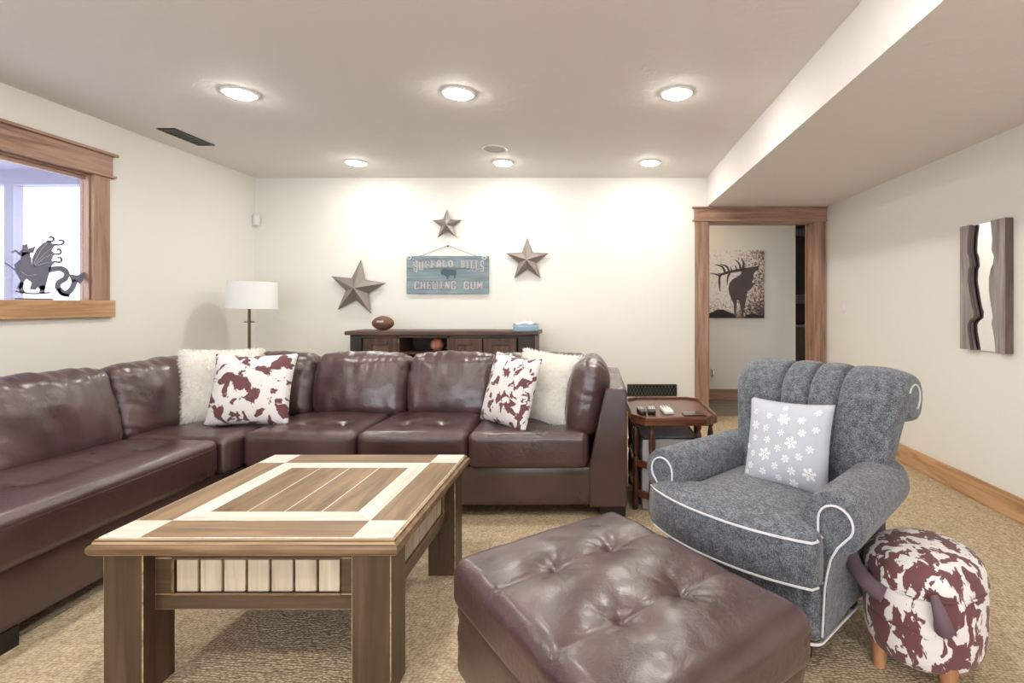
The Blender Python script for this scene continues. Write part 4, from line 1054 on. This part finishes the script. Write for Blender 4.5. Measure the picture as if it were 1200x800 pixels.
# night light in the hall
nl = thing('night_light', 'clear candle-shaped night light plugged in the hall outlet', 'light', (at(834.5, 445, HY).x, HY, .25))
MB().box(-.036, .036, -.006, 0, -.06, .06).build('outlet_plate', 'white', nl, smooth=False, bevel=.002)
M['clear'] = glass('clear_plastic', .35)
MB().lathe([(.018, .03), (.022, .05), (.022, .13), (.020, .13), (.018, .05)], 14, T((0, -.03, 0))).build('cup', 'clear', nl)
MB().lathe([(.008, .03), (.008, .12), (.002, .145)], 10, T((0, -.03, 0))).build('candle', 'white', nl)
MB().box(-.014, .014, -.045, -.006, -.01, .03).build('plug', 'white', nl, smooth=False, bevel=.003)

# dragon on the window sill
DXW = XL - .030
def dg(x, y, z):
    px = x / 6.154; py = 240 + y / 6.154; d = FPX * (-DXW) / (VX - px); return (DXW + z, d, CAM_Z - (py - VY) * d / FPX)
M['dragon'] = backlit('grey_window_film', '8d8d9c', .30)
mb = MB()
for poly in ([(155, 340), (215, 345), (225, 430), (290, 445), (370, 440), (345, 520), (335, 560), (322, 612), (290, 614), (272, 590), (255, 612), (215, 612), (228, 560), (192, 530), (168, 560), (150, 605), (118, 605), (150, 545), (112, 485), (105, 430), (150, 390)],
             [(128, 352), (160, 322), (168, 288), (195, 280), (204, 316), (255, 298), (240, 345), (190, 354), (160, 372)],
             [(232, 432), (235, 380), (265, 320), (310, 276), (350, 256), (372, 276), (420, 280), (386, 302), (372, 330), (392, 354), (378, 376), (372, 400), (394, 412), (370, 440), (300, 446), (250, 446)],
             [(498, 500), (560, 508), (612, 478), (600, 540), (575, 570), (545, 548), (520, 560)]):
    flatpoly(mb, poly, -.002, .002, dg)
for pts_, wds in (([(335, 264), (374, 262), (388, 246), (372, 232), (352, 235)], 15), ([(395, 288), (440, 286), (460, 268), (445, 254), (425, 258)], 15), ([(380, 352), (425, 355), (440, 336), (425, 318), (412, 325)], 15), ([(385, 406), (430, 413), (445, 395), (430, 378), (415, 383)], 15),
                  ([(350, 470), (430, 458), (478, 485), (470, 530), (425, 560), (420, 600), (470, 640), (520, 600), (540, 540)], 38), ([(110, 622), (180, 634), (250, 640), (360, 632)], 12), ([(135, 350), (110, 330), (85, 345)], 10), ([(108, 470), (70, 440), (30, 415)], 7), ([(160, 560), (150, 600), (165, 635)], 30), ([(300, 580), (305, 610), (300, 638)], 36), ([(420, 600), (440, 640), (500, 655)], 22)):
    ribbon(mb, [tuple(p) for p in spline(pts_, 5)], wds, -.002, .002, dg)
dro = mb.build('dragon_silhouette', 'dragon', smooth=False); tag(dro, 'grey dragon silhouette standing against the window glass', 'ornament')
mb = MB(); M['dragon_l'] = backlit('pale_window_film', 'c4c4d0', .3)
for q in ([(240, 425), (290, 330), (345, 268)], [(245, 430), (320, 350), (400, 290)], [(250, 435), (320, 380), (385, 352)], [(255, 440), (320, 420), (385, 406)], [(225, 430), (222, 380), (235, 345)], [(150, 480), (200, 510), (260, 500)], [(165, 320), (185, 315), (200, 330)]):
    mb = MB(); ribbon(mb, [tuple(p) for p in spline(q, 5)], 5, .002, .003, dg); mb.build('engraved_line', 'dragon_l', dro, smooth=False)
MB().box(DXW - .003, DXW + .02, dg(110, 0, 0)[1], dg(360, 0, 0)[1], WZ0, WZ0 + .010).build('stand', 'dragon', dro, smooth=False)

# ================================================================== BAR CABINETS BEYOND THE HALL
kb = thing('bar_cabinet', 'brown wood bar cabinet with a stone counter beyond the hall', 'cabinet', (3.1, 7.6, 0))
MB().box(-.75, .75, -.30, .30, .1, .855).build('body', 'con_z', kb, smooth=False)
MB().box(-.75, .75, -.24, .30, 0, .1).build('plinth', 'black', kb, smooth=False)
for k in range(3): MB().box(-.745 + .5 * k, -.255 + .5 * k, -.318, -.30, .12, .84).build('door', 'con_z', kb, smooth=False, bevel=.003)
M['stone'] = plain('grey_stone', '8d8a86', .3)
MB().box(-.77, .77, -.33, .30, .855, .89).build('counter', 'stone', kb, smooth=False)
ku = thing('wall_cabinet', 'dark brown upper cabinet hung above the bar counter', 'cabinet', (3.1, 7.75, 1.33))
MB().box(-.75, .75, -.15, .15, 0, .86).build('body', 'con_d', ku, smooth=False)
for k in range(3): MB().box(-.745 + .5 * k, -.255 + .5 * k, -.168, -.15, .01, .85).build('door', 'con_d', ku, smooth=False, bevel=.003)
MB().box(-.75, .75, -.17, .15, -.03, 0).build('light_rail', 'stone', ku, smooth=False)
mw = thing('microwave', 'black microwave on the bar counter beyond the hall', 'appliance', (2.92, 7.62, .89))
MB().box(-.26, .26, -.2, .2, 0, .30).build('body', 'black', mw, smooth=False, bevel=.004)
MB().box(-.25, .12, -.212, -.2, .02, .28).build('door', 'smoke', mw, smooth=False)
